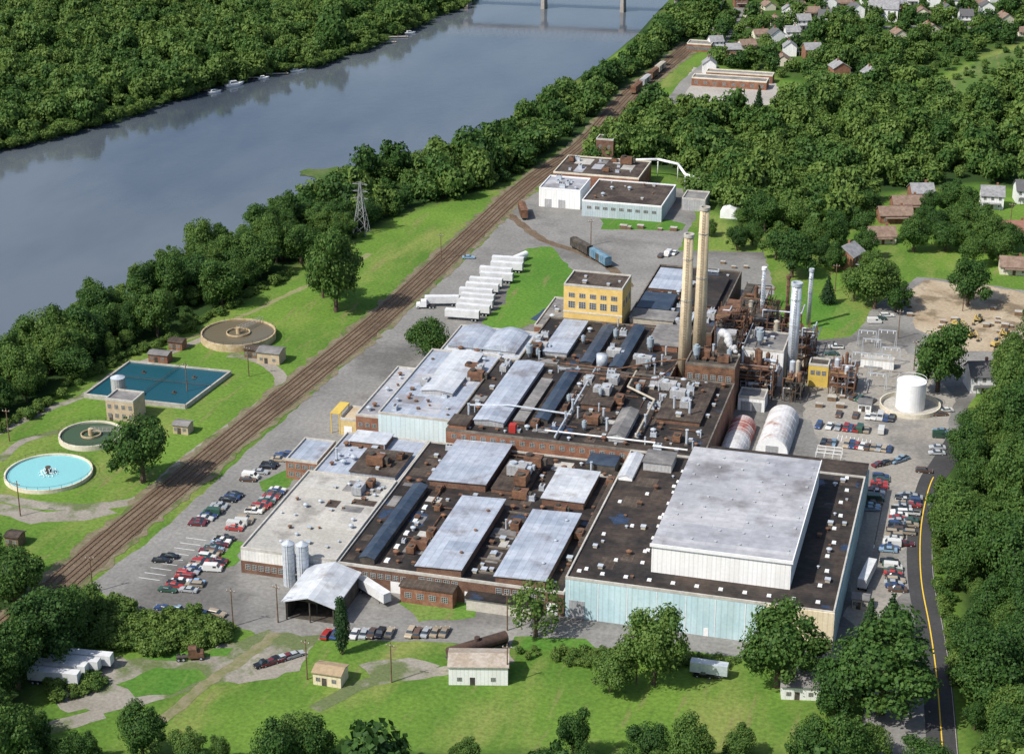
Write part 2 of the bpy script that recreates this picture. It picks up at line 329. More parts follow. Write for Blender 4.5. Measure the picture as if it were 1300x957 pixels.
def road(name,pts,w,z,mat,jit=.25): return ribbon(name,smooth(W(pts)),w,z,mat,True,jit)
road('service_road',[(-40,630),(0,632),(60,642),(130,642),(185,630),(218,600),(252,572),(320,522),(350,497),(356,478),(330,458),(290,450)],4.5,.025,gravel)
road('service_path',[(-40,565),(0,548),(60,520),(110,500),(150,472),(230,442),(300,410)],3.2,.024,gravel)
road('tank_path',[(0,585),(30,560),(90,545),(140,540),(160,548)],3,.026,gravel)
road('mown_track',[(215,440),(300,405),(370,372),(420,350),(470,322)],2.4,.022,M('worn_grass',(.21,.22,.09),(.25,.24,.12),.2,(.4,.6),.2,1),.5)
road('bottom_track',[(350,803),(318,830),(262,868),(200,920)],3.0,.05,M('rutted_grass',(.16,.17,.07),(.22,.2,.12),.3,(.4,.6),.2,1),.4)
road('drive_road',[(650,835),(560,852),(470,866),(400,900)],4,.03,gravel)
road('lower_road',[(130,905),(60,925),(-60,960)],5,.031,gravel)
road('town_road',[(852,132),(872,105),(900,80),(918,50),(935,20),(950,-20)],7,.03,asph)
road('town_street',[(900,38),(960,34),(1050,40),(1150,34),(1250,36),(1390,40)],7,.028,asph)
RD=[(1196,590),(1182,612),(1172,650),(1168,690),(1170,740),(1181,800),(1190,868),(1200,1000)]
rw=smooth(W([(1215,560)]+RD))
ribbon('road',rw,7.0,.06,newroad)
ribbon('road_centre_line',rw[14:],.3,.066,M('road_paint_yellow',(.75,.50,.04),fine=.1))
ribbon('road_edge_line',rw[20:],.12,.067,conc,off=-3.2)
mb=MB()
for i in range(9):
    x,y=P(176+i*7.5,733-i*6.3); mb.add([(x,y,.05),(x+6,y,.05),(x+6,y+.18,.05),(x,y+.18,.05)],[(0,1,2,3)])
for (a,b,n) in (((1062,560),(1108,568),9),((1120,640),(1108,700),14)):
    for i in range(n):
        x,y=P(a[0]+(b[0]-a[0])*i/n,a[1]+(b[1]-a[1])*i/n); mb.add([(x,y,.05),(x+.15,y,.05),(x+.15,y+5,.05),(x,y+5,.05)],[(0,1,2,3)])
struct(mb.build('parking_lines',white))
# ---------------------------------------------------------------- railway
RL=[(-60,850),(20,790),(88,732),(160,670),(216,624),(292,560),(395,477),(487,401),(597,300),(652,249),(690,219),(722,199),(755,170),(800,120),(845,85),(880,55)]
rl=resample(smooth(W(RL)),3.0)
ribbon('railway_verge',rl,14,.08,M('rail_verge',(.16,.145,.08),(.21,.175,.12),.2,(.4,.6),.3,1,c3=(.10,.13,.04),sc3=.12,th3=(.5,.6)),True,1.3)
ribbon('railway_ballast',rl,10.2,.12,ballast,True,.6)
railm=M('rail_steel',(.12,.085,.06),(.19,.14,.105),.6,(.4,.6),.2,2,rough=.6)
for k,(off,lab) in enumerate(((-3.5,'railway track on the river side of the ballast bed'),(0,'middle railway track of the three on the ballast bed'),(3.5,'railway track on the factory side of the ballast bed'))):
    root=T('railway_track',lab,'railway track')
    for s in (-.72,.72):
        w=offset(rl,off+s); mb=MB()
        a=offset(w,-.06); b=offset(w,.06); n=len(w)
        mb.add([(x,y,.36) for x,y in a]+[(x,y,.36) for x,y in b]+[(x,y,.12) for x,y in a]+[(x,y,.12) for x,y in b],[(i,n+i,n+i+1,i+1) for i in range(n-1)]+[(2*n+i,i,i+1,2*n+i+1) for i in range(n-1)]+[(n+i,3*n+i,3*n+i+1,n+i+1) for i in range(n-1)])
        mb.build('rail',railm,root)
    mb=MB(); w=resample(offset(rl,off),.9)
    for i in range(len(w)-1):
        (x,y),(x2,y2)=w[i],w[i+1]; L=math.hypot(x2-x,y2-y) or 1; dx,dy=(x2-x)/L*.13,(y2-y)/L*.13; nx_,ny_=(y2-y)/L*1.15,-(x2-x)/L*1.15
        c=[(x-dx-nx_,y-dy-ny_),(x+dx-nx_,y+dy-ny_),(x+dx+nx_,y+dy+ny_),(x-dx+nx_,y-dy+ny_)]
        mb.add([(a,b,.12) for a,b in c]+[(a,b,.19) for a,b in c],[(4,7,6,5),(0,1,5,4),(1,2,6,5),(2,3,7,6),(3,0,4,7)])
    o=mb.build('sleepers',wood,root); o['kind']='stuff'
sid=resample(smooth(W([(640,268),(662,285),(690,305),(740,322),(775,340),(800,365)])),2)
ribbon('siding_ballast',sid,4,.05,ballast,True,.5)
root=T('siding_track','single curved siding track crossing the yard to the factory','railway track')
for s in (-.75,.75): 
    mb=MB(); w=offset(sid,s)
    for a,b in zip(w,w[1:]): mb.tube((a[0],a[1],.18),(b[0],b[1],.18),.09,4)
    mb.build('rail',railm,root)
# ---------------------------------------------------------------- shared detail meshes
def mk(f,name,mats): b=MB(); f(b); return b.mesh(name,mats)
def _air(b):
    b.cb(0,0,0,2.4,1.8,.3); b.cb(0,0,.3,2.2,1.6,1.3); b.k=1; b.cyl(-.5,0,1.6,1.75,.4,.4,12); b.cyl(.5,0,1.6,1.75,.4,.4,12)
def _mush(b): b.cyl(0,0,0,.9,.45,.45,12); b.cyl(0,0,.9,1.15,.85,.85,12); b.cyl(0,0,1.15,1.5,.85,.2,12)
def _boxv(b): b.cb(0,0,0,1.2,1.2,.8); b.k=1; b.cb(0,0,.8,1.5,1.5,.18)
def _sky(b): b.cb(0,0,0,1.3,2.2,.35,.1,.1)
def _stack(b): b.cyl(0,0,0,4.2,.35,.35,10); b.cyl(0,0,4.2,4.35,.5,.5,10); b.k=1; b.cyl(0,0,0,.4,.7,.5,10)
def _duct(b): b.cb(0,0,.5,9,.9,.9); b.cb(-3.5,0,0,.3,.8,.5); b.cb(3.5,0,0,.3,.8,.5); b.cb(0,0,0,.3,.8,.5); b.cb(4.2,0,1.4,.9,.9,1)
def _big(b):
    b.cb(0,0,.4,4.5,3,2.4); b.cb(-1.5,0,0,.3,2.6,.4); b.cb(1.5,0,0,.3,2.6,.4); b.k=1; b.cb(2.8,0,.8,1.2,1.6,1.6); b.cyl(-1,0,2.8,3.3,.9,.9,12)
def _cyc(b):
    b.cyl(0,0,2,4.6,1.1,1.1,14); b.cyl(0,0,.4,2,.25,1.1,14); b.cyl(0,0,4.6,5.2,.5,.5,10); b.k=1
    for x in (-.9,.9):
        for y in (-.9,.9): b.cb(x,y,0,.12,.12,3)
def _pipe(b): b.tube((-6,0,.6),(6,0,.6),.22,8); b.tube((6,0,.6),(6,0,0),.22,8); b.cb(-4,0,0,.2,.6,.4); b.cb(3,0,0,.2,.6,.4); b.cb(0,0,0,.2,.6,.4)
buff=M('buff_paint',(.46,.42,.34),(.38,.34,.28),.5,(.4,.6),.15,1.5)
UN={}
for key,nm,fn,mats in (('a','air_unit',_air,[steel,dsteel]),('b','roof_ventilator',_mush,[steel]),('c','vent_box',_boxv,[buff,steel]),('k','vent_box',_boxv,[dsteel,rust]),('s','skylight',_sky,[M('skylight_dome',(.76,.78,.78),fine=.05,rough=.3)]),('e','exhaust_stack',_stack,[steel,dsteel]),('d','roof_duct',_duct,[steel]),('g','plant_unit',_big,[greyw,steel]),('w','plant_unit',_big,[white,steel]),('f','dust_cyclone',_cyc,[M('bluegrey_paint',(.25,.31,.36),(.33,.38,.42),.5,(.4,.6),.15,1.5),dsteel]),('p','roof_pipe',_pipe,[white]),('q','roof_pipe',_pipe,[rust]),('r','rusty_unit',_big,[rust,dsteel]),('v','rusty_vent',_mush,[rust])):
    UN[key]=(nm,mk(fn,nm,mats))
def unit(root,k,x,y,z,rz=0,s=1):
    nm,me=UN[k]; o=link(nm,me,root); og=ORG[root.name]; o.location=(x-og[0],y-og[1],z-og[2]); o.rotation_euler=(0,0,rz); o.scale=(s,s,s) if not isinstance(s,tuple) else s; return o
def units(root,x0,y0,x1,y1,z,n,seed,kinds='aabbcced',avoid=(),smx=1.25):
    r=random.Random(seed); placed=[]; tries=0
    while len(placed)<n and tries<n*30:
        tries+=1; x=r.uniform(x0+1.5,x1-1.5); y=r.uniform(y0+1.5,y1-1.5)
        if any(a<x+1 and x-1<c and b<y+1 and y-1<d_ for a,b,c,d_ in avoid): continue
        if any(abs(x-u)<2.3 and abs(y-v)<2.3 for u,v in placed): continue
        placed.append((x,y)); k=r.choice(kinds); s=r.uniform(.45,smx)
        if k in 'dpq' and (x-x0<7 or x1-x<7): k='c'
        unit(root,k,x,y,z,r.choice((0,1.5708)) if k not in 'dpq' else r.choice((0,0,1.5708)) if (y-y0>7 and y1-y>7) else 0,s)
wf=MB(); wf.box(-.5,-.06,0,.5,0,1); wf.k=1
for xx in (-.5,-.17,.17,.46): wf.box(xx,-.09,0,xx+.04,-.0605,1)
for zz in (0,.32,.64,.95): wf.box(-.46,-.1,zz,.46,-.0905,zz+.045)
WIN=wf.mesh('window',[glass,frame])
def win(root,face,a,z,w,h,pos,nm='window'):
    o=link(nm,WIN,root); og=ORG[root.name]; o.scale=(w,1,h)
    if face=='S': o.location=(a-og[0],pos-.004-og[1],z)
    else: o.location=(pos+.004-og[0],a-og[1],z); o.rotation_euler=(0,0,1.5708)
    return o
def wins(root,face,a0,a1,z,n,w,h,pos):
    for i in range(n): win(root,face,a0+(a1-a0)*(i+.5)/n,z,w,h,pos)
def door(root,a,pos,w=3,h=3.4,mat=greyw,face='S'):
    b=MB()
    if face=='S': b.box(a-w/2,pos-.08,0.03,a+w/2,pos-.003,h)
    else: b.box(pos+.003,a-w/2,0.03,pos+.08,a+w/2,h)
    return b.build('door',mat,root)
def bld(name,label,cat,x0,y0,x1,y1,h,wall,roof,coping=cop,par=.5,wallz=0):
    root=T(name,label,cat,(x0+x1)/2,(y0+y1)/2)
    b=MB(); b.box(x0,y0,wallz,x1,y1,h-.3); b.build('wall',wall,root)
    b=MB(); b.box(x0,y0,h-.3,x1,y1,h); b.build('roof',roof,root)
    if par:
        e=.012; t=.4; b=MB(); b.box(x0-e,y0-e,h-.25,x1+e,y0+t,h+par); b.box(x0-e,y1-t,h-.25,x1+e,y1+e,h+par); b.box(x0-e,y0+t,h-.25,x0+t,y1-t,h+par); b.box(x1-t,y0+t,h-.25,x1+e,y1-t,h+par); b.build('parapet',coping,root)
    return root
def bay(root,x0,y0,x1,y1,z0,z1,wall,roof,kind='flat',ov=.3,rise=1.2):
    b=MB(); b.box(x0,y0,z0,x1,y1,z1)
    if kind=='gable': b.prof([(x0,z1),(x1,z1),((x0+x1)/2,z1+rise)],y0,y1)
    if kind=='shed': b.prof([(x0,z1),(x1,z1),(x1,z1+rise)],y0,y1)
    if kind=='vault': 
        ar=[(x0+(x1-x0)*i/12,z1+rise*math.sin(math.pi*i/12)) for i in range(13)]; b.prof(ar,y0,y1)
    w=b.build('raised_bay',wall,root); b=MB()
    if kind=='flat': b.box(x0-ov,y0-ov,z1,x1+ov,y1+ov,z1+.25)
    elif kind=='vault':
        b.prof([(x0-ov,z1+.01)]+[(x0-ov+(x1-x0+2*ov)*i/12,z1+.2+(rise+.1)*math.sin(math.pi*i/12)) for i in range(13)]+[(x1+ov,z1+.01)],y0-ov,y1+ov)
    elif kind=='gable':
        xm=(x0+x1)/2; k=rise/(xm-x0); b.prof([(x0-ov,z1-ov*k+.02),(x0-ov,z1-ov*k+.2),(xm,z1+rise+.25),(x1+ov,z1-ov*k+.2),(x1+ov,z1-ov*k+.02),(xm,z1+rise+.02)],y0-ov,y1+ov)
    else:
        k=rise/(x1-x0); b.prof([(x0-ov,z1-ov*k+.02),(x0-ov,z1-ov*k+.25),(x1+ov,z1+rise+ov*k+.25),(x1+ov,z1+rise+ov*k+.02)],y0-ov,y1+ov)
    b.build('bay_roof',roof,w); return w
def patches(root,x0,y0,x1,y1,z,n,seed,mats,avoid=(),smin=3,smax=11):
    r=random.Random(seed); done=[]
    for _ in range(n*12):
        if len(done)>=n: break
        w=r.uniform(smin,smax); l=r.uniform(smin,smax)
        if x1-x0<w+1 or y1-y0<l+1: continue
        x=r.uniform(x0+.5,x1-w-.5); y=r.uniform(y0+.5,y1-l-.5)
        if any(a<x+w and x<c and b<y+l and y<d_ for a,b,c,d_ in avoid): continue
        if any(a<x+w and x<c and b<y+l and y<d_ for a,b,c,d_ in done): continue
        done.append((x,y,x+w,y+l))
        b=MB(); b.box(x,y,z-.02,x+w,y+l,z+.03+r.random()*.02); b.build('roof_patch',r.choice(mats),root)
# ---------------------------------------------------------------- factory complex
A=bld('factory_building','single storey factory wing with pale gravel roof nearest the parked car rows','factory',-184,399,-157.2,448,7,M('white_fascia_wall',(.66,.66,.64),(.74,.73,.70),.3,(.4,.6),.1,1.5,wave=.7),gravelroof)
b=MB(); b.box(-184.05,398.8,0,-157.25,398.99,3.6); b.build('brick_base',brickd,A)
wins(A,'S',-183,-170,1.2,7,1.4,1.6,398.8); door(A,-160,398.8,3.4,3.2); units(A,-183,402,-158,447,7,26,3,'ccccbbcve',(),.9)
units(A,-168,425,-158,446,7,8,33,'rvkgc'); patches(A,-172,425,-157.6,447,7,5,34,[tarb,greyroof],(),3,7)
b=MB(); b.cb(-163,397.2,3.3,12,3.2,.25); 
for xx in (-168.5,-163,-157.8): b.cb(xx,395.9,0,.25,.25,3.3)
b.build('canopy',greyroof,A)
o2=bld('office_building','small brick office block with pale blue roof beside upper car lot','building',-194,455.5,-184.2,471,6,brick,pale); wins(o2,'S',-193.5,-184.7,3.6,4,1.5,1.4,455.5); wins(o2,'S',-193.5,-184.7,1,4,1.5,1.4,455.5); wins(o2,'E',456,470,3.6,3,1.8,1.4,-184.2)
B3=bld('factory_building','low factory wing with weathered blue grey roof behind the gravel roofed wing','factory',-183,448.3,-157.2,477.5,6.3,brick,pale)
bay(B3,-172,450,-158.5,466,6.3,7.6,greyw,tarb); units(B3,-182,450,-159,476,6.3,12,5,'cbvke',[(-172,450,-158.5,466)]); units(B3,-171,451,-159,465,7.85,7,51,'rcvk')
bay(B3,-179,469,-168,476.5,6.3,8,brickd,whiter,'flat')
C4=bld('factory_building','long brick factory block with black roof and raised pale bays at front','factory',-157,399.1,-96.3,477.6,6.4,brickd,tar)
bay(C4,-151.5,401,-147.5,446,6.4,8.0,dsteel,darkblue,'gable',.2,.6)
bay(C4,-135.5,399.6,-123.6,441,6.4,8.6,brickd,pale,'shed',.4,.5)
bay(C4,-114.5,399.7,-101.5,438,6.4,8.6,brickd,pale,'shed',.4,.5)
bay(C4,-148,449.5,-131.6,477,6.4,8.3,brickd,pale,'shed',.4,.5)
bay(C4,-114.3,446,-102.5,466,6.4,8.6,brickd,whiter,'flat')
bay(C4,-107.5,470,-99,477.3,6.4,9.0,dsteel,darkblue,'flat',.1)
bay(C4,-130,450,-120,470,6.4,7.4,brickd,tarb,'flat',.1)
bay(C4,-98.9,425,-97.2,470,6.4,7.4,brickd,tarb,'flat',.05)
av=[(-152,400,-147,446),(-136,399,-123,442),(-115,399,-101,439),(-148,449,-131,478),(-115,445,-102,467),(-108,470,-98,478),(-130,450,-120,470)]
units(C4,-156,400,-97,477,6.4,80,6,'kkvvbccveraqkc',av,1.1)
patches(C4,-156.5,399.6,-97,477,6.4,20,61,[tarb,greyroof,tarb,gravelroof],av,2,7)
for i in range(5): unit(C4,'s',-145,404+i*8,6.4)
for i in range(4): unit(C4,'c',-119,405+i*9,6.4,0,1.1)
for yy in (408,421,433): unit(C4,'v',-126,yy,8.95,0,.6); unit(C4,'b',-104,yy,8.95,0,.6)
units(C4,-129.5,451,-120.5,469,7.65,5,62,'rgv')
for yy in (404,411,418,425,432,439): 
    b=MB(); b.box(-122.2,yy,6.4,-115.6,yy+.35,6.9); b.build('roof_beam',copd,C4)
wins(C4,'S',-156.5,-138,3.6,9,1.5,1.5,399.1); wins(C4,'S',-135,-124,4,5,1.7,1.8,399.1); wins(C4,'S',-114.5,-101,3.8,6,1.7,1.8,399.1)
for a in (-141,-121,-99.5): door(C4,a,399.1,3,3.3,white)
b=MB(); b.box(-138.5,395,0,-124.5,399,4.6); b.build('loading_dock',brick,C4); b=MB(); b.box(-138.8,394.7,4.6,-124.2,399,5.0); b.build('dock_roof',tarb,C4); wins(C4,'S',-138,-125,1.6,4,1.8,1.6,395)
b=MB(); b.box(-121,395.5,0,-104,399,3.6); b.build('lean_to',M('lean_to_wall',(.50,.47,.41),fine=.2),C4); b=MB(); b.box(-121.4,395,3.6,-103.6,399,3.9); b.build('lean_to_roof',tar,C4)
D5=bld('warehouse','large pale blue sided warehouse with black roof carrying a white high bay','warehouse',-96,399,-29,477.5,11,bluew,tar,cop)
b=MB(); b.box(-96,477.5,0,-76.5,477.9,10.5); b.build('rear_wall',brickd,D5)
b=MB(); b.box(-74.4,477.6,0,-29,487,11.0); b.build('rear_wing',bluew,D5)
b=MB(); b.box(-74.4,477.5,11.0,-28.9,487,11.2); b.build('rear_wing_roof',tar,D5)
b=MB(); b.box(-45.6,398.6,0,-28.9,398.97,11.2); b.build('tan_wall_panel',tanw,D5)
b=MB(); b.box(-28.98,399,0,-28.7,487,9.2); b.build('side_wall_panel',M('pale_green_siding',(.45,.60,.58),(.5,.64,.62),.1,(.4,.6),.1,1.5,wave=.42),D5)
hb=MB(); hb.box(-76,408,11,-41,468,18.7); hb=hb.build('high_bay',whitew,D5)
b=MB(); b.box(-76.2,407.8,18.7,-40.8,468.2,19.05); b.build('high_bay_roof',pale2,hb)
b=MB(); b.box(-76.45,407.55,18.3,-40.55,407.79,19.2); b.box(-40.79,407.79,18.3,-40.55,468.4,19.2); b.build('fascia',white,hb)
for i in range(6):
    for j in range(9):
        if (i*3+j)%4: 
            o=unit(D5,'c',-73+i*6.1,413+j*6.2,19.05,0,(.45,.45,.3))
for i in range(9): unit(D5,'s',-92+ (i%3)*6.2,405+i*6.6,11,0,(.8,.55,1)); 
for i in range(11): unit(D5,'s',-93.5+i*6,403.5,11,0,(.9,.5,1))
for j in range(9): unit(D5,'s',-34+ (j%2)*.8,412+j*8,11,0,(.9,.6,1)); unit(D5,'s',-79,412+j*7,11,0,(.8,.5,1))
units(D5,-95,402,-78,476,11,12,9,'cbevk',(),1); units(D5,-39,402,-30,476,11,12,10,'ccbvk',(),1)
patches(D5,-95.4,399.6,-76.6,477,11,5,91,[tarb],(),3,7); patches(D5,-39.5,402,-30,476,11,4,92,[tarb],(),2,6)
bay(D5,-90,466,-82,474,11,13.6,greyw,greyroof); bay(D5,-95.4,458,-91.5,474,11,11.8,white,whiter,'gable',.1,.7)
wins(D5,'S',-44,-31,1.4,5,1.2,1.2,398.6); door(D5,-93,399,4,5,greyw); door(D5,-60,399,1.2,2.2,white)
b=MB()
for i in range(7): b.box(-95+i*7.4,398.93,0,-94.82+i*7.4,398.995,10.6)
b.build('downpipe',white,D5)
b=MB(); 
for i in range(26): b.box(-28.697,401+i*3.3,0,-28.66,401.15+i*3.3,9.1)
b.build('wall_rib',bluew,D5)
E6=bld('factory_building','long brick factory block crowded with ducts and vents, behind the front block','factory',-152,478,-75,535,10.8,brick,tar,copd)
wins(E6,'S',-151,-97,8.4,18,1.5,1.4,478)
bay(E6,-145,484,-136,532,10.8,12.4,greyw,pale,'gable',.3,.5)
bay(E6,-151.5,479,-146,486,10.8,12.4,brick,tarb)
bay(E6,-128,490,-124,530,10.8,12.0,dsteel,darkblue,'gable',.2,.5)
bay(E6,-117,504,-108,531,10.8,12.4,brickd,tarb,'flat')
bay(E6,-104,483,-99,503,10.8,12.6,greyw,greyroof,'gable',.2,.8)
bay(E6,-93,500,-80,530,10.8,12.2,brickd,tarb,'flat')
bay(E6,-134,488,-130.5,522,10.8,11.6,brickd,greyroof,'flat',.1)
av=[(-145,484,-135,532),(-128,490,-124,530),(-117,504,-108,531),(-104,483,-98,505),(-93,500,-80,530),(-134,488,-130,522)]
units(E6,-151,479,-76,534,10.8,120,12,'aabbkkkccgvvdeprrqkkvcfee',av,1.15)
patches(E6,-151.5,478.6,-75.6,534.5,10.8,20,121,[tarb,greyroof,tarb,tarb,gravelroof],av,2,7)
units(E6,-92,501,-81,529,12.45,12,13,'bgvcake'); units(E6,-116.5,505,-108.5,530,12.65,8,14,'gcfak')
b=MB(); b.box(-133.5,481,10.8,-131.5,483,13.3); b.build('red_cabin',redp,E6)
b=MB(); b.path([(-123,483,12),(-90,483,12),(-90,480.5,12),(-80,480.5,12)],.24,8); b.build('roof_pipe_run',white,E6)
b=MB(); b.path([(-150,495,12),(-137,495,13.4),(-118,495,12.6)],.3,8); b.path([(-119,479,12),(-119,533,12.8)],.3,8); b.build('roof_pipe_run',steel,E6)
b=MB(); b.path([(-106,533,12.8),(-106,520,12.8),(-96,512,12.8),(-96,484,12.8)],.35,8); b.build('roof_pipe_run',buff,E6)
b=MB(); b.path([(-130,530,14),(-112,530,14),(-100,540,14),(-90,540,16)],.25,8); b.path([(-128,526,13.6),(-98,526,13.6),(-94,538,14.5)],.2,8); b.build('roof_pipe_run',rust,E6)
F7=bld('factory_building','factory wing with pale blue front wall and patched silver roof','factory',-176,486,-152.2,540,10,M('ice_blue_siding',(.58,.70,.74),(.64,.75,.78),.1,(.4,.6),.08,1.5,wave=.42),pale)
bay(F7,-168,504,-158,538,10,11.2,greyw,whiter,'gable',.3,.6); units(F7,-175,488,-153,539,10,18,15,'cbagvk',[(-168,504,-158,538)],1.1)
units(F7,-160,515,-153,528,10,5,16,'rrgk'); patches(F7,-175.5,487,-153,539,10,9,161,[whiter,greyroof,pale2,tarb],[(-168,504,-158,538)],3,9)
G8=bld('factory_building','narrow brick wing with pale roof beside the yellow loading building','factory',-184,488,-176.2,528,7.6,brick,pale2); wins(G8,'S',-183.5,-177,4,3,1.4,1.4,488); units(G8,-183,490,-177,527,7.6,6,17,'cbv')
H9=bld('factory_building','silver roofed factory wing at the river side, behind the blue fronted wing','factory',-174,540.3,-146.6,566,9,brick,whiter,cop); bay(H9,-172,545,-160.5,562,9,10.0,greyw,pale,'vault',.3,1.6); bay(H9,-160,545,-149,562,9,10.0,greyw,pale,'vault',.3,1.6); units(H9,-173,541,-148,565,9,8,18,'cbv',[(-172,545,-149,562)])
I10=bld('factory_building','middle factory block with black roof between yellow building and twin chimneys','factory',-146.4,535.3,-96,580,9.6,brickd,tar,copd)
bay(I10,-140,546,-132,576,9.6,11,greyw,pale,'flat'); bay(I10,-126,540,-122,574,9.6,11,dsteel,darkblue,'gable',.2,.5); bay(I10,-116,538,-112,576,9.6,11.2,dsteel,darkblue,'gable',.2,.5); bay(I10,-108,560,-98,579,9.6,11.5,brick,greyroof)
av=[(-140,546,-131,576),(-126,540,-121,574),(-116,538,-111,576),(-108,560,-98,579)]
units(I10,-146,537,-97,579,9.6,52,19,'aabckkfgevrqkv',av,1.15); patches(I10,-146,536,-97,579.5,9.6,10,191,[tarb,greyroof,tarb],av,2.5,7)
b=MB(); b.cyl(-119,541,9.6,14.0,1.8,1.8,20); b.build('rooftop_tank',steel,I10,True)
Y=bld('yellow_brick_building','tall yellow brick building with two rows of windows','building',-141.5,580.3,-121,595,22,ybrick,tarb,cop)
wins(Y,'S',-140.5,-122,14,5,2.4,2.4,580.3); wins(Y,'S',-140.5,-122,17.8,5,2.2,1.6,580.3); wins(Y,'E',581,594,15,3,2.2,2.2,-121); units(Y,-140,582,-122,594,22,4,21,'cbc')
b=MB(); b.box(-141.62,580.2,12.2,-120.9,580.29,12.8); b.build('string_course',concl,Y)
K11=bld('factory_building','far factory block with dark blue and black roofs behind the chimneys','factory',-120.8,580.4,-90,646,9,brickd,tar,copd)
bay(K11,-119,596,-108,612,9,10.4,greyw,darkblue); bay(K11,-103,604,-93,636,9,10.2,brickd,tar,'flat'); bay(K11,-119,584,-104,593,9,11,buff,greyroof); bay(K11,-119,618,-108,640,9,10,brickd,pale)
av=[(-119,596,-108,612),(-103,604,-93,636),(-119,584,-104,593),(-119,618,-108,640)]
units(K11,-120,582,-91,645,9,36,22,'aabckkgedv',av,1.15); patches(K11,-120,581,-91,645,9,8,221,[tarb,greyroof,darkblue],av,3,7)
L12=bld('factory_annex','low red brick annex with grey roof against the yellow building','building',-150.5,575,-141.8,604,8,brick,greyroof,cop); units(L12,-150,577,-142,603,8,5,23,'cbv'); wins(L12,'S',-150,-142.3,4.5,3,1.5,1.6,575)
boil=bld('boiler_house','rusty brown boiler house at the foot of the twin chimneys','boiler house',-91,535.6,-75.2,546,16,rust,dsteel,copd)
wins(boil,'S',-90.5,-76,11,6,1.6,2,535.6); units(boil,-90,537,-76,545,16,10,24,'rvefk')
for rr_,(x0,y0,x1,y1,z0,z1,mt) in enumerate(((-89,547,-84,560,0,13,rust),(-83,548,-78,556,0,19,dsteel),(-87,568,-80,572,0,15,greyw))):
    b=MB(); b.box(x0,y0,z0,x1,y1,z1); b.build('plant_block',mt,boil)
wb=bld('white_plant_building','white sided plant building below the silver stacks','building',-77,563,-63.5,580,12,whitew,greyroof,cop); units(wb,-76,565,-64,579,12,6,25,'cgbf'); wins(wb,'S',-76,-64.5,8,4,1.6,1.4,563); door(wb,-70,563,3.5,4)
g1=bld('garage','small white garage between rusty arched hut and silver stacks','garage',-74.5,540.5,-66,548,4.5,whitew,greyroof); door(g1,-72,540.5,3,3.2); door(g1,-68.5,540.5,3,3.2)
ck=bld('control_cabin','small yellow and brown cabin right of the tall silver stack','cabin',-55.5,566,-49,572,7.5,yel,dsteel,cop); wins(ck,'S',-55,-49.5,4.2,3,1.4,1.5,566)
lb=bld('loading_building','small tan yellow loading building against the narrow brick wing','building',-189.5,489,-184.3,499,5.2,M('faded_yellow',(.62,.48,.22),(.55,.42,.2),.4,fine=.15),tanb,cop); door(lb,-187,489,2.6,3,white)
b=MB(); 
for xx in (-192.6,-189.9): b.cb(xx,489.4,0,.3,.3,6.6); b.cb(xx,498,0,.3,.3,6.6)
b.box(-192.8,489.2,6.6,-189.7,498.2,6.9); b.build('frame',yel,lb)
f1=bld('distant_warehouse','long grey blue warehouse with brown flat roof at the far end','warehouse',-169.4,725,-135.5,757,6.5,M('bluegrey_siding',(.40,.48,.52),(.47,.54,.58),.15,(.4,.6),.1,1.5,wave=.6),tarb,white); units(f1,-168,727,-137,756,6.5,10,26,'cbv'); wins(f1,'S',-168,-137,3.4,9,2,1.2,725)
f2=bld('distant_factory','white walled factory with pale roof left of the distant warehouse','factory',-190,733,-172,752,8,whitew,pale2,white); door(f2,-186,733,3,3.6); door(f2,-180,733,3,3.6); units(f2,-189,734,-173,751,8,6,27,'cab')
f3=bld('distant_factory','long brown roofed factory behind the distant white walled one','factory',-190,757.5,-152,785,8,brick,tarb,concl); units(f3,-189,759,-154,784,8,12,28,'cabr'); patches(f3,-189,758,-153,784,8,6,281,[greyroof,gravelroof,pale2],(),4,12)
b=MB(); b.path([(-170,790,6),(-150,790,8),(-140,785,8),(-134,770,8),(-122,768,5.5),(-122,768,0)],.6,10)
for q_ in ((-150,790),(-140,785),(-134,770)): b.cyl(q_[0],q_[1],0,8,.2,.2,6)
tag(b.build('insulated_pipe',white,None,True),'fat white insulated pipe looping behind the distant factories','pipe')
x,y=P(767,213); t=bld('brick_tower','narrow dark red brick tower behind the distant factories','tower',x-4,y,x+4,y+7,13,brickd,tarb); wins(t,'S',x-4,x+4,9,2,1.2,1.6,y)
x,y=P(880,268); t=bld('storage_shed','grey storage shed right of the distant warehouse','shed',x-5,y,x+5,y+12,5,greyw,greyroof)
# ---------------------------------------------------------------- chimneys and stacks
def chimney(name,label,x,y,h,r0,r1,mat,band=None,n=28,base=0):
    t=T(name,label,'chimney',x,y,0); b=MB(); b.cyl(x,y,0,h,r0,r1,n); b.build('shaft',mat,t,True)
    b=MB(); b.ring(x,y,h-.02,h+1.0,r1+.25,r1-.35,n); b.build('rim',band or mat,t)
    b=MB(); 
    for z in (h*.86,h*.6): b.ring(x,y,z,z+.35,r0+(r1-r0)*z/h+.12,r0+(r1-r0)*z/h-.1,n)
    b.build('band',band or mat,t)
    b=MB(); 
    for z in np.arange(2,h-1,.9): rr=r0+(r1-r0)*z/h; b.box(x-.3,y-rr-.25,z,x+.3,y-rr-.15,z+.08)
    for s in (-.3,.3): b.tube((x+s,y-r0-.2,1),(x+s,y-r1-.2,h),.05,4)
    b.build('ladder',dsteel,t); return t
chimney('brick_chimney','shorter tan brick chimney, the nearer and left of the pair',-93.8,550,53,2.3,1.45,chim,conc)
chimney('brick_chimney','taller tan brick chimney, the farther and right of the pair',-91.6,565,57.5,2.4,1.5,chim,conc)
x,y=P(1004,486); chimney('steel_stack','fat pale blue steel stack right of the white plant building',x,y,34,1.75,1.65,steel,steel)
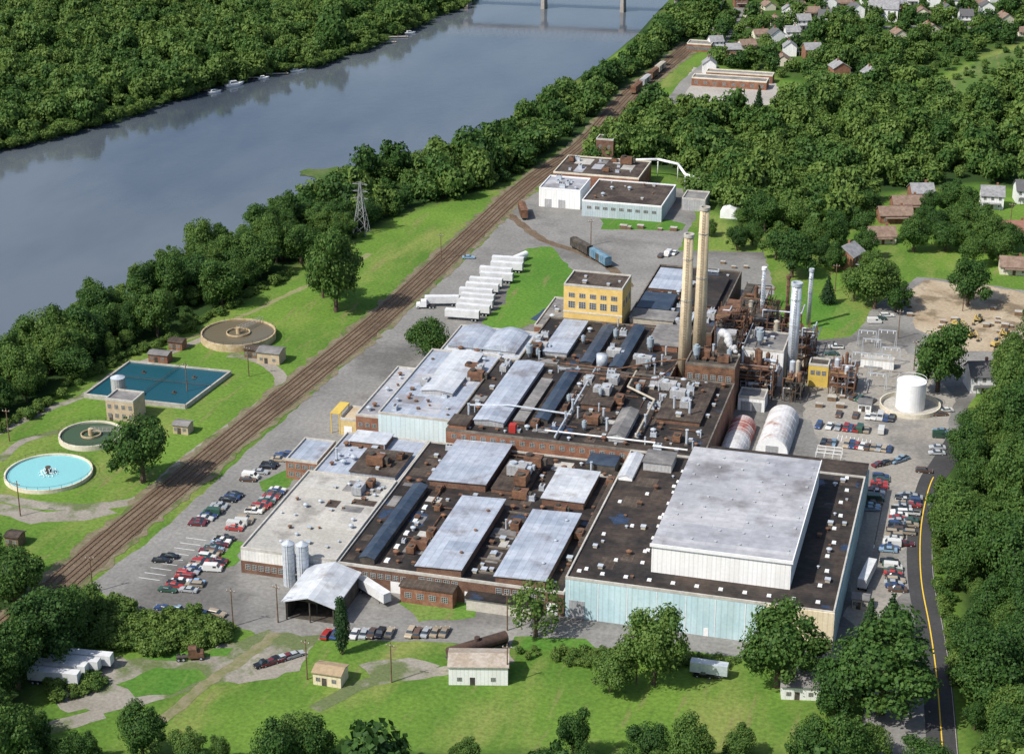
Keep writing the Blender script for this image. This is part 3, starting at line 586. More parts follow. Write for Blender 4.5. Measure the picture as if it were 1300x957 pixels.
x,y=P(965,440,0); chimney('steel_stack','slender pale steel stack behind the white plant building',x,y,28,.75,.65,steel,white,14)
x,y=P(1026,412); chimney('steel_stack','thin silver stack farthest right behind the plant',x,y,20,.8,.7,steel,steel,14)
x,y=P(997,425); chimney('steel_stack','thin rusty brown stack just left of the fat blue stack',x,y,21,.6,.6,rust,rust,12)
x,y=P(1015,455); chimney('steel_stack','short rusty brown stack just right of the fat blue stack',x,y,11,.6,.6,rust,rust,12)
x,y=P(984,452); chimney('steel_stack','short dark stack behind the corner of the white plant building',x,y,19,.5,.5,dsteel,rust,12)
def process(label,x0,y0,x1,y1,h,seed,mt=dsteel,nv=11,npp=16):
    r=random.Random(seed); t=T('process_plant',label,'process plant',(x0+x1)/2,(y0+y1)/2)
    b=MB(); lv=int(h/3.5)
    gx=[x0+(x1-x0)*i/3 for i in range(4)]; gy=[y0,(y0+y1)/2,y1]
    for gx_ in gx:
        for gy_ in gy: b.cb(gx_,gy_,0,.3,.3,h+r.uniform(-2,2))
    for l in range(1,lv+1):
        z=l*3.5
        for gy_ in gy: b.box(x0,gy_-.12,z-.3,x1,gy_+.12,z)
        for gx_ in gx: b.box(gx_-.12,y0,z-.3,gx_+.12,y1,z-.02)
        for i in range(3): b.tube((gx[i],y0,z-3.5),(gx[i+1],y0,z),.08,4)
    b.build('steel_frame',mt,t)
    for l in range(1,lv+1):
        z=l*3.5; a=r.uniform(.3,1); b=MB(); b.box(x0,y0,z+.01,x0+(x1-x0)*a,y1,z+.1); b.build('platform',rust if r.random()<.5 else dsteel,t)
        b=MB(); b.path([(x0,y0,z+1.1),(x0+(x1-x0)*a,y0,z+1.1)],.05,4); b.build('handrail',yel if r.random()<.3 else steel,t)
    for k in range(nv):
        x=r.uniform(x0+.8,x1-.8); y=r.uniform(y0+.6,y1-1); z=r.choice([0,3.6,7.1,10.6][:lv+1]); rr=r.uniform(.35,1.0); b=MB()
        if r.random()<.65: hh=r.uniform(2.5,6); b.cyl(x,y,z,z+hh,rr,rr,14); b.cyl(x,y,z+hh,z+hh+.5,rr,.2,14)
        else: b.tube((x-2,y,z+rr+.2),(x+2,y,z+rr+.2),rr,12); b.cb(x,y,z,.5,1,.4)
        b.build('vessel',r.choice([steel,rust,dsteel,rust,buff,dsteel]),t,False)
    for k in range(npp):
        z=r.uniform(2,h+1); y=r.uniform(y0,y1); xa,xb=sorted((r.uniform(x0-1,x1),r.uniform(x0,x1+2))); b=MB(); b.path([(xa,y,0),(xa,y,z),(xb,y,z),(xb,y1+r.uniform(-3,1),z)],r.uniform(.08,.26),6); b.build('pipe',r.choice([dsteel,rust,rust,steel]),t)
    return t
process('tangle of brown pipes and vessels just right of the brick chimneys',-88,574,-78.5,586,18,1,rust,24,44)
process('dark steel pipe frame behind the brick chimneys',-88,590,-72,603,16,2,dsteel,22,34)
process('dark steel process frame behind the white plant building',-77,584,-62,597,16,3,rust,22,36)
process('rusty pipe frame between white plant building and fat stack',-62.5,573,-55,582,16,4,rust,14,26)
process('low pipe rack with small tanks right of the fat stack',-48,560,-40,572,8,5,rust)
process('brown pipe frame in front of the white plant building',-77,550.5,-65,560,11,6,rust,20,30)
process('rusty framework between the boiler house and white plant building',-79.5,557,-77.6,576,17,16,rust,12,26)
process('long low pipe rack reaching back beside the far block',-87,610,-78,640,7,7)
process('dark pipe bridge frame beside the fat stack foot',-61,551,-56,561,7,8,dsteel,8,14)
# ---------------------------------------------------------------- arched huts
def hut(label,x0,x1,y0,y1,r,mat,mat2):
    t=T('arched_hut',label,'hut',(x0+x1)/2,(y0+y1)/2); n=14; xm=(x0+x1)/2; w=(x1-x0)/2
    prof=[(xm-w*math.cos(math.pi*i/n),.8+r*math.sin(math.pi*i/n)) for i in range(n+1)]
    b=MB(); b.prof([(x0,0)]+prof+[(x1,0)],y0+.3,y1-.3); b.build('end_wall',white,t)
    o=[(xm-(w+.15)*math.cos(math.pi*i/n),.82+(r+.15)*math.sin(math.pi*i/n)) for i in range(n+1)]
    ym=y0+(y1-y0)*.55
    b=MB(); b.prof([(x0-.15,0)]+o+[(x1+.15,0)],y0+.4,ym); b.build('arched_roof',mat,t)
    b=MB(); b.prof([(x0-.15,0)]+o+[(x1+.15,0)],ym+.001,y1-.4); b.build('arched_roof',mat2,t)
    b=MB()
    for k in range(int((y1-y0)/4)): 
        yy=y0+1+k*4
        for i in range(n): 
            a,c=o[i],o[i+1]; b.tube((a[0],yy,a[1]+.05),(c[0],yy,c[1]+.05),.1,4)
    b.build('roof_rib',mat,t)
    door(t,xm,y0+.3,w*.8,3.0,greyw); return t
vault=M('hut_roof_white',(.62,.62,.63),(.50,.49,.49),.3,(.45,.6),.12,1.5,c3=(.34,.20,.16),sc3=.16,th3=(.58,.72))
vaultr=M('hut_roof_rust',(.34,.10,.08),(.52,.44,.42),.25,(.42,.62),.2,1.5)
hut('large white arched hut with rusty streaks, right of the pair',-64,-54.5,509,536,4.6,vault,vault)
hut('narrow arched hut with red rusty roof against the brick wall',-74.3,-66.6,500,527,3.6,vault,vaultr)
# ---------------------------------------------------------------- silos, shed, tank
for (x,y,l) in ((-169.3,396.2,'tall galvanised silo on the left beside the open shed'),(-165.6,396.6,'tall galvanised silo on the right beside the open shed')):
    t=T('silo',l,'silo',x,y); b=MB(); b.cyl(x,y,0.0,12,1.65,1.65,24); b.build('body',steel,t); b=MB(); b.cyl(x,y,12,13,1.7,.3,24); b.build('cone_roof',steel,t)
    b=MB()
    for z in np.arange(1,12,1.2): b.ring(x,y,z,z+.08,1.7,1.6,24)
    b.build('hoop',greyw,t); b=MB(); b.tube((x+.3,y-1.75,0),(x+.3,y-1.75,13),.06,4); b.tube((x-.3,y-1.75,0),(x-.3,y-1.75,13),.06,4); b.build('ladder',white,t)
t=T('open_shed','white gable roofed open sided shed with dark interior beside silos','shed',-157,388)
b=MB()
for xx in (-163.3,-157,-150.7):
    for yy in (379,384,390,396.2): b.cb(xx,yy,0,.3,.3,5.6)
b.build('post',dsteel,t)
b=MB(); b.prof([(-164.2,5.3),(-164.2,5.6),(-157,7.7),(-149.8,5.6),(-149.8,5.3),(-157,7.4)],378,397.6); b.build('roof',whiter,t)
b=MB(); b.box(-163.5,396.6,0,-150.5,396.9,5.3); b.box(-150.6,380,0,-150.4,396.6,5.3); b.box(-163.6,380,0,-163.4,396.6,5.3); b.box(-163.4,380,.03,-150.6,396.5,.08); b.prof([(-163.4,5.45),(-150.6,5.45),(-157,7.3)],379.6,379.8); b.build('wall',dsteel,t)
b=MB(); b.cb(-160,391,.1,3,6,2.2); b.cb(-154.5,392,.1,3,5,1.6); b.build('stacked_pallets',wood,t)
def tank(label,px,py,r,h,ringr):
    x,y=P(px,py); t=T('storage_tank',label,'tank',x,y); b=MB(); b.cyl(x,y,.1,h,r,r,36); b.build('shell',white,t,False)
    b=MB(); b.cyl(x,y,h,h+.9,r+.05,.4,36); b.build('roof',white,t); b=MB(); b.ring(x,y,0,1.6,ringr,ringr-.35,48); b.build('containment_wall',concl,t)
    b=MB(); b.cyl(x,y,.0,.1,ringr-.36,ringr-.36,48); b.build('floor_slab',conc,t); b=MB()
    for s in (-.3,.3): b.tube((x-r-.2,y+s,0.1),(x-r-.2,y+s,h),.06,4)
    b.build('ladder',steel,t); b=MB(); b.ring(x,y,h+.9,h+1.0,r,r-.08,30); b.build('handrail',white,t)
tank('white round storage tank inside a round concrete wall',1155,517,4.6,9.2,9.6)
# ---------------------------------------------------------------- water treatment
def clarifier(label,px,py,R,wm,hw,wallm,br=.6,inner=True,col=concl,spray=False):
    x,y=P(px,py); t=T('clarifier_tank',label,'tank',x,y)
    b=MB(); b.ring(x,y,0,hw,R,R-.5,64); b.build('wall',wallm,t); b=MB(); b.cyl(x,y,0,hw-.6,R-.51,R-.51,64); b.build('water',wm,t)
    if inner: b=MB(); b.ring(x,y,hw-.5,hw+.1,R*.32,R*.32-.25,32); b.build('inner_ring',col,t)
    b=MB(); b.cyl(x,y,0,hw+1.6,.8,.8,16); b.build('centre_column',col,t)
    if spray:
        rr=random.Random(4); b=MB()
        for k in range(160):
            a=rr.uniform(0,6.28); d_=rr.uniform(.8,3.0); z=hw-.5+max(0,2.4-d_*.8)*rr.random(); s_=rr.uniform(.08,.25); b.cb(x+d_*math.cos(a),y+d_*math.sin(a),z,s_,s_,s_*1.5,s_*.3,s_*.3)
        b.build('water_spray',M('foam_white',(.85,.88,.88),fine=.05),t)
    else:
        ca,sa=math.cos(br),math.sin(br); b=MB(); n=(-sa*.6,ca*.6)
        for s in (-1,1):
            b.tube((x+n[0]*s,y+n[1]*s,hw+1),(x+ca*R+n[0]*s,y+sa*R+n[1]*s,hw+.35),.1,4); b.tube((x+n[0]*s,y+n[1]*s,hw+2),(x+ca*R+n[0]*s,y+sa*R+n[1]*s,hw+1.35),.07,4)
            for k in range(9): q=k/8*R; b.tube((x+ca*q+n[0]*s,y+sa*q+n[1]*s,hw+.5),(x+ca*q+n[0]*s,y+sa*q+n[1]*s,hw+1.9-.6*q/R),.06,4)
        b.build('walkway',conc,t)
    b=MB(); b.ring(x,y,hw+1.0,hw+1.06,R+.02,R-.04,48)
    for k in range(24): a=k*math.pi/12; b.cyl(x+(R-.02)*math.cos(a),y+(R-.02)*math.sin(a),hw,hw+1,.05,.05,4)
    b.build('railing',dsteel,t)
stc=M('stained_concrete',(.42,.31,.17),(.54,.44,.30),.4,(.4,.6),.2,1)
clarifier('round clarifier tank with brown water on the grass beyond the blue basin',303,430,13,dgw,2.6,stc,1.3,True,stc)
clarifier('round pond tank of bright turquoise water, nearest to the left edge',62,603,12.8,cyanw,1.2,concl,2.2,False,dsteel,True)
clarifier('round green tank half hidden behind the big tree by the control building',116,556,9.8,watermat('dark_green_water',(.05,.085,.05),.2,.2,1),1.6,concl,.4,True,stc)
bc=W([(165,463),(293,476),(236,519),(108,505)]); cx=sum(p[0] for p in bc)/4; cy=sum(p[1] for p in bc)/4
t=T('settling_basin','large rectangular basin of deep blue green water','basin',cx,cy)
b=MB(); b.add([(x,y,1.0) for x,y in bc],[(3,2,1,0)]); b.build('water',tealw,t)
b=MB()
for i in range(4):
    a,c=bc[i],bc[(i+1)%4]; dx,dy=c[0]-a[0],c[1]-a[1]; L=math.hypot(dx,dy); nx_,ny_=dy/L*.3,-dx/L*.3
    b.add([(a[0]-nx_,a[1]-ny_,0),(c[0]-nx_,c[1]-ny_,0),(c[0]+nx_,c[1]+ny_,0),(a[0]+nx_,a[1]+ny_,0),(a[0]-nx_,a[1]-ny_,1.5),(c[0]-nx_,c[1]-ny_,1.5),(c[0]+nx_,c[1]+ny_,1.5),(a[0]+nx_,a[1]+ny_,1.5)],[(4,5,6,7),(0,1,5,4),(1,2,6,5),(2,3,7,6),(3,0,4,7)])
b.build('wall',conc,t)
def lerp(a,c,k): return (a[0]+(c[0]-a[0])*k,a[1]+(c[1]-a[1])*k)
for (p0,p1) in ((lerp(bc[0],bc[3],.45),lerp(bc[1],bc[2],.45)),(lerp(bc[0],bc[1],.5),lerp(bc[3],bc[2],.5))):
    b=MB(); b.tube((*p0,1.5),(*p1,1.5),.09,4); b.tube((*p0,2.2),(*p1,2.2),.03,4); b.build('walkway',dsteel,t)
for k in (.25,.75):
    for j in (.25,.7):
        a=lerp(lerp(bc[0],bc[1],k),lerp(bc[3],bc[2],k),j); b=MB(); b.cyl(a[0],a[1],1,1.8,.3,.3,10); b.cb(a[0],a[1],.95,1.6,1.6,.2); b.build('aerator',dsteel,t)
x,y=P(136,533); t=bld('control_building','tan block building with flat roof at the basin corner','building',x,y,x+9.5,y+8,7,tanb,greyroof); wins(t,'S',x,x+9.5,4.2,4,1.2,1.4,y); wins(t,'S',x,x+9.5,1.2,4,1.2,1.4,y); door(t,x+1.5,y,1.2,2.2,dsteel)
x,y=P(152,510); t=T('water_tank','grey upright tank behind the tan block building','tank',x,y); b=MB(); b.cyl(x,y,0,8.5,2.3,2.3,20); b.build('shell',greyw,t); b=MB(); b.cyl(x,y,8.5,9.3,2.35,.3,20); b.build('roof',steel,t)
def small(label,px,py,w,d,h,wall,roof,nm='utility_shed',cat='shed',rz=0):
    x,y=P(px,py); t=T(nm,label,cat,x,y,0,rz); ORG[t.name]=(0,0,0)
    b=MB(); b.box(-w/2,-d/2,0,w/2,d/2,h); b.prof([(-d/2,h),(d/2,h),(0,h+d*.16)],-w/2,w/2,'x'); b.build('wall',wall,t); b=MB(); b.prof([(-d/2-.4,h-.1),(-d/2-.4,h+.1),(0,h+d*.18),(d/2+.4,h+.1),(d/2+.4,h-.1),(0,h+d*.18-.2)],-w/2-.3,w/2+.3,'x'); b.build('roof',roof,t)
    b=MB(); b.box(-w*.1-.6,-d/2-.05,0,-w*.1+.6,-d/2-.003,2.1); b.build('door',dsteel,t)
    for k in (-.32,.25): 
        o=link('window',WIN,t); o.location=(k*w,-d/2-.004,1.1); o.scale=(1.1,1,1)
    return t
for a in (('small brown brick shed on the grass above the blue basin',204,458,7,4,3,brick,greyroof),('tiny brown hut farther along behind the brown shed',226,442,5,4,3,brick,tarb),('tan pump house beside the round clarifier on the grass',345,458,8,6,4,tanb,greyroof),('brown sheet roofed hut left of the clarifier pump house',322,452,5,4,3,wood,tarb),('small tan hut by the path below the blue basin',233,548,5,4,3,tanb,greyroof),('brown hut under the turquoise tank railing at left edge',20,690,4,4,3,wood,tarb),('small wooden guard hut with tan roof on the bottom grass',420,864,7,5,3.4,tanw,M('tan_roof',(.36,.27,.17),fine=.2)),('brick gate house beside the railway at far bend',748,215,6,5,4,brick,tarb),('little white hut beside the substation frames',1098,520,4,4,3,whitew,greyroof)): small(*a)
t=small('two storey white building with brown roof at the bottom centre',608,858,14,8,5,whitew,M('brown_roof',(.34,.28,.22),(.40,.35,.30),.3,fine=.2),'white_house','house',.25)
t=small('grey roofed house half hidden by trees at the bottom right',1045,860,12,9,4,whitew,greyroof,'grey_house','house',.2)
small('small grey roofed house left of the grey house at bottom',1015,878,9,7,3.5,whitew,greyroof,'grey_house','house',.2)
def gantry(x,y,w,h,label):
    t=T('power_gantry',label,'substation',x,y,0,0); ORG[t.name]=(0,0,0); b=MB()
    for s in (-w/2,w/2):
        for e in (-.4,.4): b.tube((s+e,0,0),(s,0,h),.09,4)
    b.box(-w/2,-.12,h-.3,w/2,.12,h); b.build('mast',steel,t); b=MB()
    for k in range(3): b.cyl(-w/3+k*w/3,0,h-1.2,h-.3,.14,.14,6)
    b.build('insulator',white,t)
for i,(px,py) in enumerate(((1100,440),(1125,443),(1105,458),(1130,462),(1092,472),(1118,478),(1112,495))): 
    x,y=P(px,py); gantry(x,y,6,6+ (i%3),'pale steel substation gantry, %s counting toward the camera'%['first','second','third','fourth','fifth','sixth','seventh'][i])
x,y=P(1115,468); bld('substation_hut','long white substation building between steel frames','hut',x-6,y,x+5,y+3,3,whitew,pale2)
x,y=P(1035,582); t=T('pallet_rack','white empty steel racking on the yard beside the warehouse','rack',x+3,y); b=MB()
for k in range(4):
    for j in range(3): b.cb(x+k*2.5,y+j*2.5,0,.12,.12,2.2)
for j in range(3): b.box(x,y+j*2.5-.06,2.1,x+7.5,y+j*2.5+.06,2.3)
b.build('frame',white,t)
# ---------------------------------------------------------------- trees
def basis(n):
    up=np.where(np.abs(n[:,2:3])<.9,np.array([[0,0,1.]]),np.array([[1.,0,0]])); a=np.cross(n,up); a/=np.linalg.norm(a,axis=1,keepdims=True); return a,np.cross(n,a)
def icos(sub):
    import bmesh
    bm=bmesh.new(); bmesh.ops.create_icosphere(bm,subdivisions=sub,radius=1); v=np.array([x.co[:] for x in bm.verts]); f=np.array([[w.index for w in p.verts] for p in bm.faces]); bm.free(); return v,f
def crown(seed,n,cs,nl=11,shape='round',sub=2,core=.8):
    g=np.random.default_rng(seed); C=[];Rr=[]
    if shape=='cone':
        for i in range(9): z=.35+i*.24; C.append((g.normal(0,.03),g.normal(0,.03),z)); Rr.append(max(.1,.62*(1-i/9.3)))
    elif shape=='column':
        for i in range(8): z=.35+i*.26; C.append((g.normal(0,.03),g.normal(0,.03),z)); Rr.append(.36-.02*abs(i-3)*1.5)
    else:
        C.append((g.normal(0,.06),g.normal(0,.06),1.1)); Rr.append(g.uniform(.62,.78))
        for i in range(nl):
            a=2.4*i+g.uniform(-.6,.6); z=g.uniform(.5,1.85); rm=.78*math.sqrt(max(.06,1-((z-1.0)/1.05)**2)); rad=rm*g.uniform(.55,1.15)
            C.append((rad*math.cos(a),rad*math.sin(a),z)); Rr.append(g.uniform(.13,.36))
    C=np.array(C);Rr=np.array(Rr); lt=g.uniform(0,1,len(C))
    p=Rr**2/np.sum(Rr**2); out=[];nn=[];tt=[];cnt=0
    while cnt<n:
        k=g.choice(len(C),n,p=p); dv=g.normal(size=(n,3)); dv[:,2]=np.abs(dv[:,2])*np.where(g.random(n)<.25,-1,1); dv/=np.linalg.norm(dv,axis=1,keepdims=True)
        pos=C[k]+dv*Rr[k][:,None]*g.uniform(.78,1.32,(n,1))*np.array([1,1,.95])
        D=np.linalg.norm(pos[:,None,:]-C[None],axis=2)/Rr[None]; D[np.arange(n),k]=9; ok=(D.min(1)>.86)
        out.append(pos[ok]);nn.append(dv[ok]);tt.append((.06+.18*lt[k]+.34*g.random(n))[ok]);cnt+=ok.sum()
    pos=np.concatenate(out)[:n];nv=np.concatenate(nn)[:n];t_=np.concatenate(tt)[:n]
    nv=nv+g.normal(0,.5,nv.shape)+np.array([0,0,.15]); nv/=np.linalg.norm(nv,axis=1,keepdims=True); a,b_=basis(nv); ang=g.uniform(0,6.28,n)
    V=np.zeros((n,4,3)); sz=g.uniform(.55,1.35,n)
    for q_ in range(4):
        th=ang+q_*math.pi/2+g.uniform(-.4,.4,n); r=cs*sz*g.uniform(.6,1.15,n); V[:,q_]=pos+(a*np.cos(th)[:,None]+b_*np.sin(th)[:,None])*r[:,None]
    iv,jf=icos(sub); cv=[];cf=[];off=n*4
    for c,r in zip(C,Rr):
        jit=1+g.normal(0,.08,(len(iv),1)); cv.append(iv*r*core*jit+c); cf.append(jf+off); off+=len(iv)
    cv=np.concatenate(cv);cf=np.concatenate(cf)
    v=np.concatenate([V.reshape(-1,3),cv]); tint=np.concatenate([np.repeat(t_,4),np.full(len(cv),.0)])  # added inner cores block light; crown's interior shade put into their darkest tint
    return v,np.arange(n*4).reshape(n,4),cf,tint
def trunkmesh(seed,h=1.3):
    r=random.Random(seed); b=MB(); b.tube((0,0,-.02),(0,0,h*.5),.085,8,.06); b.tube((0,0,h*.5),(.03,.02,h),.06,7,.02)
    for k in range(5):
        a=k*1.3+r.random(); z=h*(.35+.1*k); b.tube((0,0,z),(.5*math.cos(a),.5*math.sin(a),z+.35),.035,5,.012)
    return b.mesh('trunk',bark)
CR=[];TR=[]
for s in range(14):
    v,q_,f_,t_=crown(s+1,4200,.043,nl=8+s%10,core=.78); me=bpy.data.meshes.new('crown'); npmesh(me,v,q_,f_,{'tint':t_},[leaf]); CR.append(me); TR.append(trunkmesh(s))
SPC={}
for nm,sh,mt in (('cone','cone',leafd),('column','column',leafd)):
    v,q_,f_,t_=crown(40,1800,.055,shape=sh); me=bpy.data.meshes.new('crown'); npmesh(me,v,q_,f_,{'tint':t_},[mt]); SPC[nm]=me
v,q_,f_,t_=crown(77,1300,.058,nl=12,core=.3); me=bpy.data.meshes.new('crown'); npmesh(me,v,q_,f_,{'tint':t_+.4},[leaf]); SPC['airy']=me
LOW=[crown(s+60,520,.11,nl=5+s%7,sub=1,core=.82) for s in range(12)]
TC=[0]
def tree(x,y,Rr,k,label,group=None,kind=None,nm='tree',z=0):
    TC[0]+=1; t=T(nm,label,'tree',x,y,z,R_.uniform(0,6.28),group); t.scale=(Rr*R_.uniform(.84,1.16),Rr*R_.uniform(.84,1.16),Rr*k)
    i=R_.randrange(14); link('crown',SPC[kind] if kind else CR[i],t); link('trunk',TR[i],t); return t
def tp(px,py,Rr,k,label,**kw): x,y=P(px,py); return tree(x,y,Rr,k,label,**kw)
singles=[((427,396),9.8,1.55,'tallest dark green tree standing alone on the grass strip left of railway'),((410,378),6.5,1.3,'smaller tree tucked behind the tallest tree on the grass strip'),((545,458),7.2,1.05,'round tree beside the railway yard at the end of white trailers'),((182,612),10.8,1.05,'big broad tree between treatment tanks and railway'),((1190,497),9.8,1.15,'big dark tree right of the white storage tank'),((1228,388),9.6,.95,'broad pale green tree in front of the dirt yard'),((830,868),9.6,1.0,'round dark green tree at bottom centre before the blue wall'),((986,872),9.4,1.05,'round dark green tree in front of the tan wall corner'),((1118,905),12.5,.9,'broad green tree bottom right beside the curving road'),((1062,905),8,.9,'low tree between the two bottom right broad trees'),((1005,352),7.5,1.3,'dark tree left of the side lawn behind the silver stacks'),((985,330),6.5,1.1,'tree behind the dark tree on the side lawn'),((1110,392),9,1.05,'wide dark tree on the side lawn nearest the dirt yard'),((1084,382),6.5,1,'smaller tree left of the wide dark tree on the side lawn'),((1137,396),6,1,'small tree right of the wide dark tree on the side lawn'),((775,878),5.5,1,'small bushy tree left of the bottom centre round tree'),((1160,320),6.5,1.1,'tree between the brown roofed houses and dirt yard'),((20,775),8,1.1,'tree at the lower left edge of the picture near the railway')]
for (p,r,k,l) in singles: tp(*p,r,k,l)
tp(680,808,7.6,1.02,'airy light green tree beside the warehouse corner at the entrance',kind='airy')
tp(435,830,4.2,1.55,'slim dark cypress on the bottom grass',kind='column'); tp(1050,386,3.6,1.3,'slim dark conifer on the side lawn',kind='cone')
tp(1103,815,4.4,1.2,'dark conifer left of the pair beside the warehouse corner',kind='cone'); tp(1130,812,4.6,1.2,'dark conifer right of the pair beside the warehouse corner',kind='cone'); tp(962,153,5,1.5,'tall dark conifer among woods below the distant lot',kind='cone')
cand=[]; rr=random.Random(3)
zones=[('A',FA,1,'broadleaf tree in the wood on the far river bank'),('B',FB,1,'broadleaf tree in the dense belt along the near river bank'),('C',FC,.95,'broadleaf tree in the wood between factory and town'),('T',FT,.75,'broadleaf tree among the houses of the distant town'),('D',FD,1,'broadleaf tree in the wood right of the curving road'),('E',FE,1,'broadleaf tree in the wood at the bottom left corner'),('F',FF,.7,'broadleaf tree below the factory at the bottom edge')]
hn=[(1258,262),(1152,266),(1135,280),(1118,306),(1075,338),(1288,298),(1243,492),(1286,345),(1300,255),(1168,258)]
town=[(908,12),(940,8),(955,22),(975,12),(985,32),(1000,22),(1012,8),(1030,20),(1046,30),(1070,8),(1085,22),(1140,14),(1157,5),(1170,20),(1185,8),(1200,22),(1215,10),(1238,8),(965,48),(985,54),(1005,50),(930,72),(908,62),(948,62),(900,92),(1002,70),(993,82),(1030,74),(1065,98),(1105,106),(1052,12),(1100,4),(1252,18),(1275,28),(1292,8),(925,-4),(975,-6),(1022,-8),(1062,-8),(1300,45),(1225,30),(1140,48),(1180,42),(1018,36),(1100,-6),(1160,-6),(1260,2)]
hw=[P(*p) for p in hn+town]
hwf=[P(p[0],p[1]+5) for p in town]
yy_=250.
while yy_<1500:
    xx_=-900.
    while xx_<520:
        x=xx_+rr.uniform(-4.1,4.1); y=yy_+rr.uniform(-4.1,4.1); xx_+=8.2
        px,py=proj(x,y)
        if not(-90<px<1390 and -60<py<1010): continue
        for zn,pl,pr,lb in zones:
            if inpoly(px,py,pl):
                if zn=='C' and px>1080 and rr.random()<.2: break
                if rr.random()<pr and not any(abs(x-a)<9 and abs(y-b_)<9 for a,b_ in hw) and not (zn=='T' and any(abs(x-a)<5 and abs(y-b_)<8 for a,b_ in hwf)):
                    cand.append((math.hypot(x,y),x,y,zn,lb))
                break
    yy_+=8.2
def near_rl(x,y,d_): return any(abs(x-a)<d_ and abs(y-c)<d_ for a,c in rl[::4])
cand=[c for c in cand if not near_rl(c[1],c[2],9)]
extra=[(x_,y_,k_) for x_,y_,k_ in ((1200,318,6),(1250,322,7),(1240,300,6),(1190,298,5.5),(1172,290,5),(1268,335,6),(1215,296,6),(1272,312,5),(955,312,4.5),(935,318,4),(1095,300,6),(1060,315,6),(1030,318,5.5),(1098,330,5),(1222,318,6),(1285,322,5),(1180,275,5),(1205,270,6),(1228,275,5.5),(1100,275,5.5),(900,300,3.5),(1040,335,5),(1105,350,5),(1235,340,6),(1060,345,4.5))]
cand.sort(); nind=0; rest=[]
for c in cand:
    if nind<250 and (proj(c[1],c[2])[1]<1000) and proj(c[1],c[2])[0]<1345 and proj(c[1],c[2])[0]>-40: 
        nind+=1; tree(c[1],c[2],rr.choice((3.2,4.2,5.0,5.8,6.8,8.0))*rr.uniform(.92,1.08)*(.7 if c[3]=='F' else 1),rr.uniform(.8,1.4),c[4],group={'B':'trees of the near river bank belt','D':'trees of the right hand wood','E':'trees of the bottom left wood','C':'trees of the wood beyond the factory','A':'trees of the far bank','T':'trees of the town','F':'trees of the bottom edge'}[c[3]])
    else: rest.append(c)
for i,(a,b_,c) in enumerate(extra):
    x,y=P(a,b_)
    if any(abs(x-u)<7 and abs(y-v_)<7 for u,v_ in hw): continue
    tree(x,y,c,rr.uniform(.95,1.25),'garden tree among the scattered houses right of the factory',group='garden trees by the houses')
def lowforest(name,pts,label):
    V=[];Q=[];TT=[];tn=[];off=0; g=np.random.default_rng(9)
    for (x,y,r,k,tt,z0) in pts:
        v,q_,f_,t_=LOW[g.integers(12)]; a=g.uniform(0,6.28); c,s=math.cos(a),math.sin(a)
        w=np.empty_like(v); w[:,0]=(v[:,0]*c-v[:,1]*s)*r+x; w[:,1]=(v[:,0]*s+v[:,1]*c)*r+y; w[:,2]=v[:,2]*r*k-.35*r+z0
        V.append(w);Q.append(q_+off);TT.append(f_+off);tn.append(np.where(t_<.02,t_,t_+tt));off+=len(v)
    me=bpy.data.meshes.new(name); npmesh(me,np.concatenate(V),np.concatenate(Q),np.concatenate(TT),{'tint':np.concatenate(tn)},[leaf]); o=link(name,me); tag(o,label,'woodland'); o['kind']='stuff'; return o
GR={}
for c in rest:
    b0={'C':.12,'T':.12,'D':.1}.get(c[3],.0)
    GR.setdefault(c[3],[]).append((c[1],c[2],rr.choice((3.0,4.0,4.8,5.6,6.4,7.8))*rr.uniform(.92,1.08)*(.8 if c[3]=='T' else 1),rr.uniform(.8,1.4),b0+rr.uniform(-.12,.5)**1 ,0))
print('FOREST',nind,{k:len(v) for k,v in GR.items()},TC)
NM={'A':('far_bank_woodland','continuous dark wood covering the far river bank'),'B':('river_belt_woodland','farther part of the tree belt along the near river bank'),'C':('middle_woodland','continuous wood between the factory and the distant town'),'T':('town_tree_cover','tree cover between the houses of the distant town'),'D':('roadside_woodland','wood filling the lower right edge'),'E':('corner_woodland','wood filling the bottom left corner'),'F':('bottom_woodland','wood filling the bottom edge')}
for k,v in GR.items(): lowforest(NM[k][0],v,NM[k][1])
def bushes(name,polypts,n,label,rmin=1,rmax=2.4,seed=1):
    g=random.Random(seed); pts=[]; xs_=[p[0] for p in polypts]; ys_=[p[1] for p in polypts]
    while len(pts)<n:
        px,py=g.uniform(min(xs_),max(xs_)),g.uniform(min(ys_),max(ys_))
        if inpoly(px,py,polypts): x,y=P(px,py); pts.append((x,y,g.uniform(rmin,rmax),g.uniform(.7,1.1),g.uniform(0,.5),0))
    lowforest(name,pts,label)
bushes('thicket',[(90,778),(120,762),(180,776),(285,792),(300,806),(290,820),(200,832),(130,828),(90,815)],160,'low green thicket between the railway and lower parking',1.2,3.2)
bushes('undergrowth',[(0,545),(60,508),(110,468),(200,436),(300,381),(400,326),(460,296),(465,304),(405,334),(300,390),(200,445),(112,480),(60,520),(0,556)],120,'bushy undergrowth at the foot of the river belt',1,2.4,2)
bushes('verge_bushes',[(650,828),(760,822),(780,835),(860,830),(940,840),(935,850),(850,850),(780,856),(700,840),(655,838)],80,'low bushes along the drive in front of the warehouse',.8,1.9,3)
bushes('roadside_bushes',[(1195,600),(1200,650),(1194,700),(1206,760),(1220,870),(1210,870),(1200,800),(1187,740),(1184,690),(1188,640)],70,'low bushes along the curving road',1,2.4,4)
bushes('meadow_bushes',[(1120,165),(1170,128),(1240,78),(1290,62),(1340,58),(1340,88),(1290,100),(1240,122),(1190,160),(1150,175)],110,'scattered bushes over the pale meadow by the town',1,2.6,6)
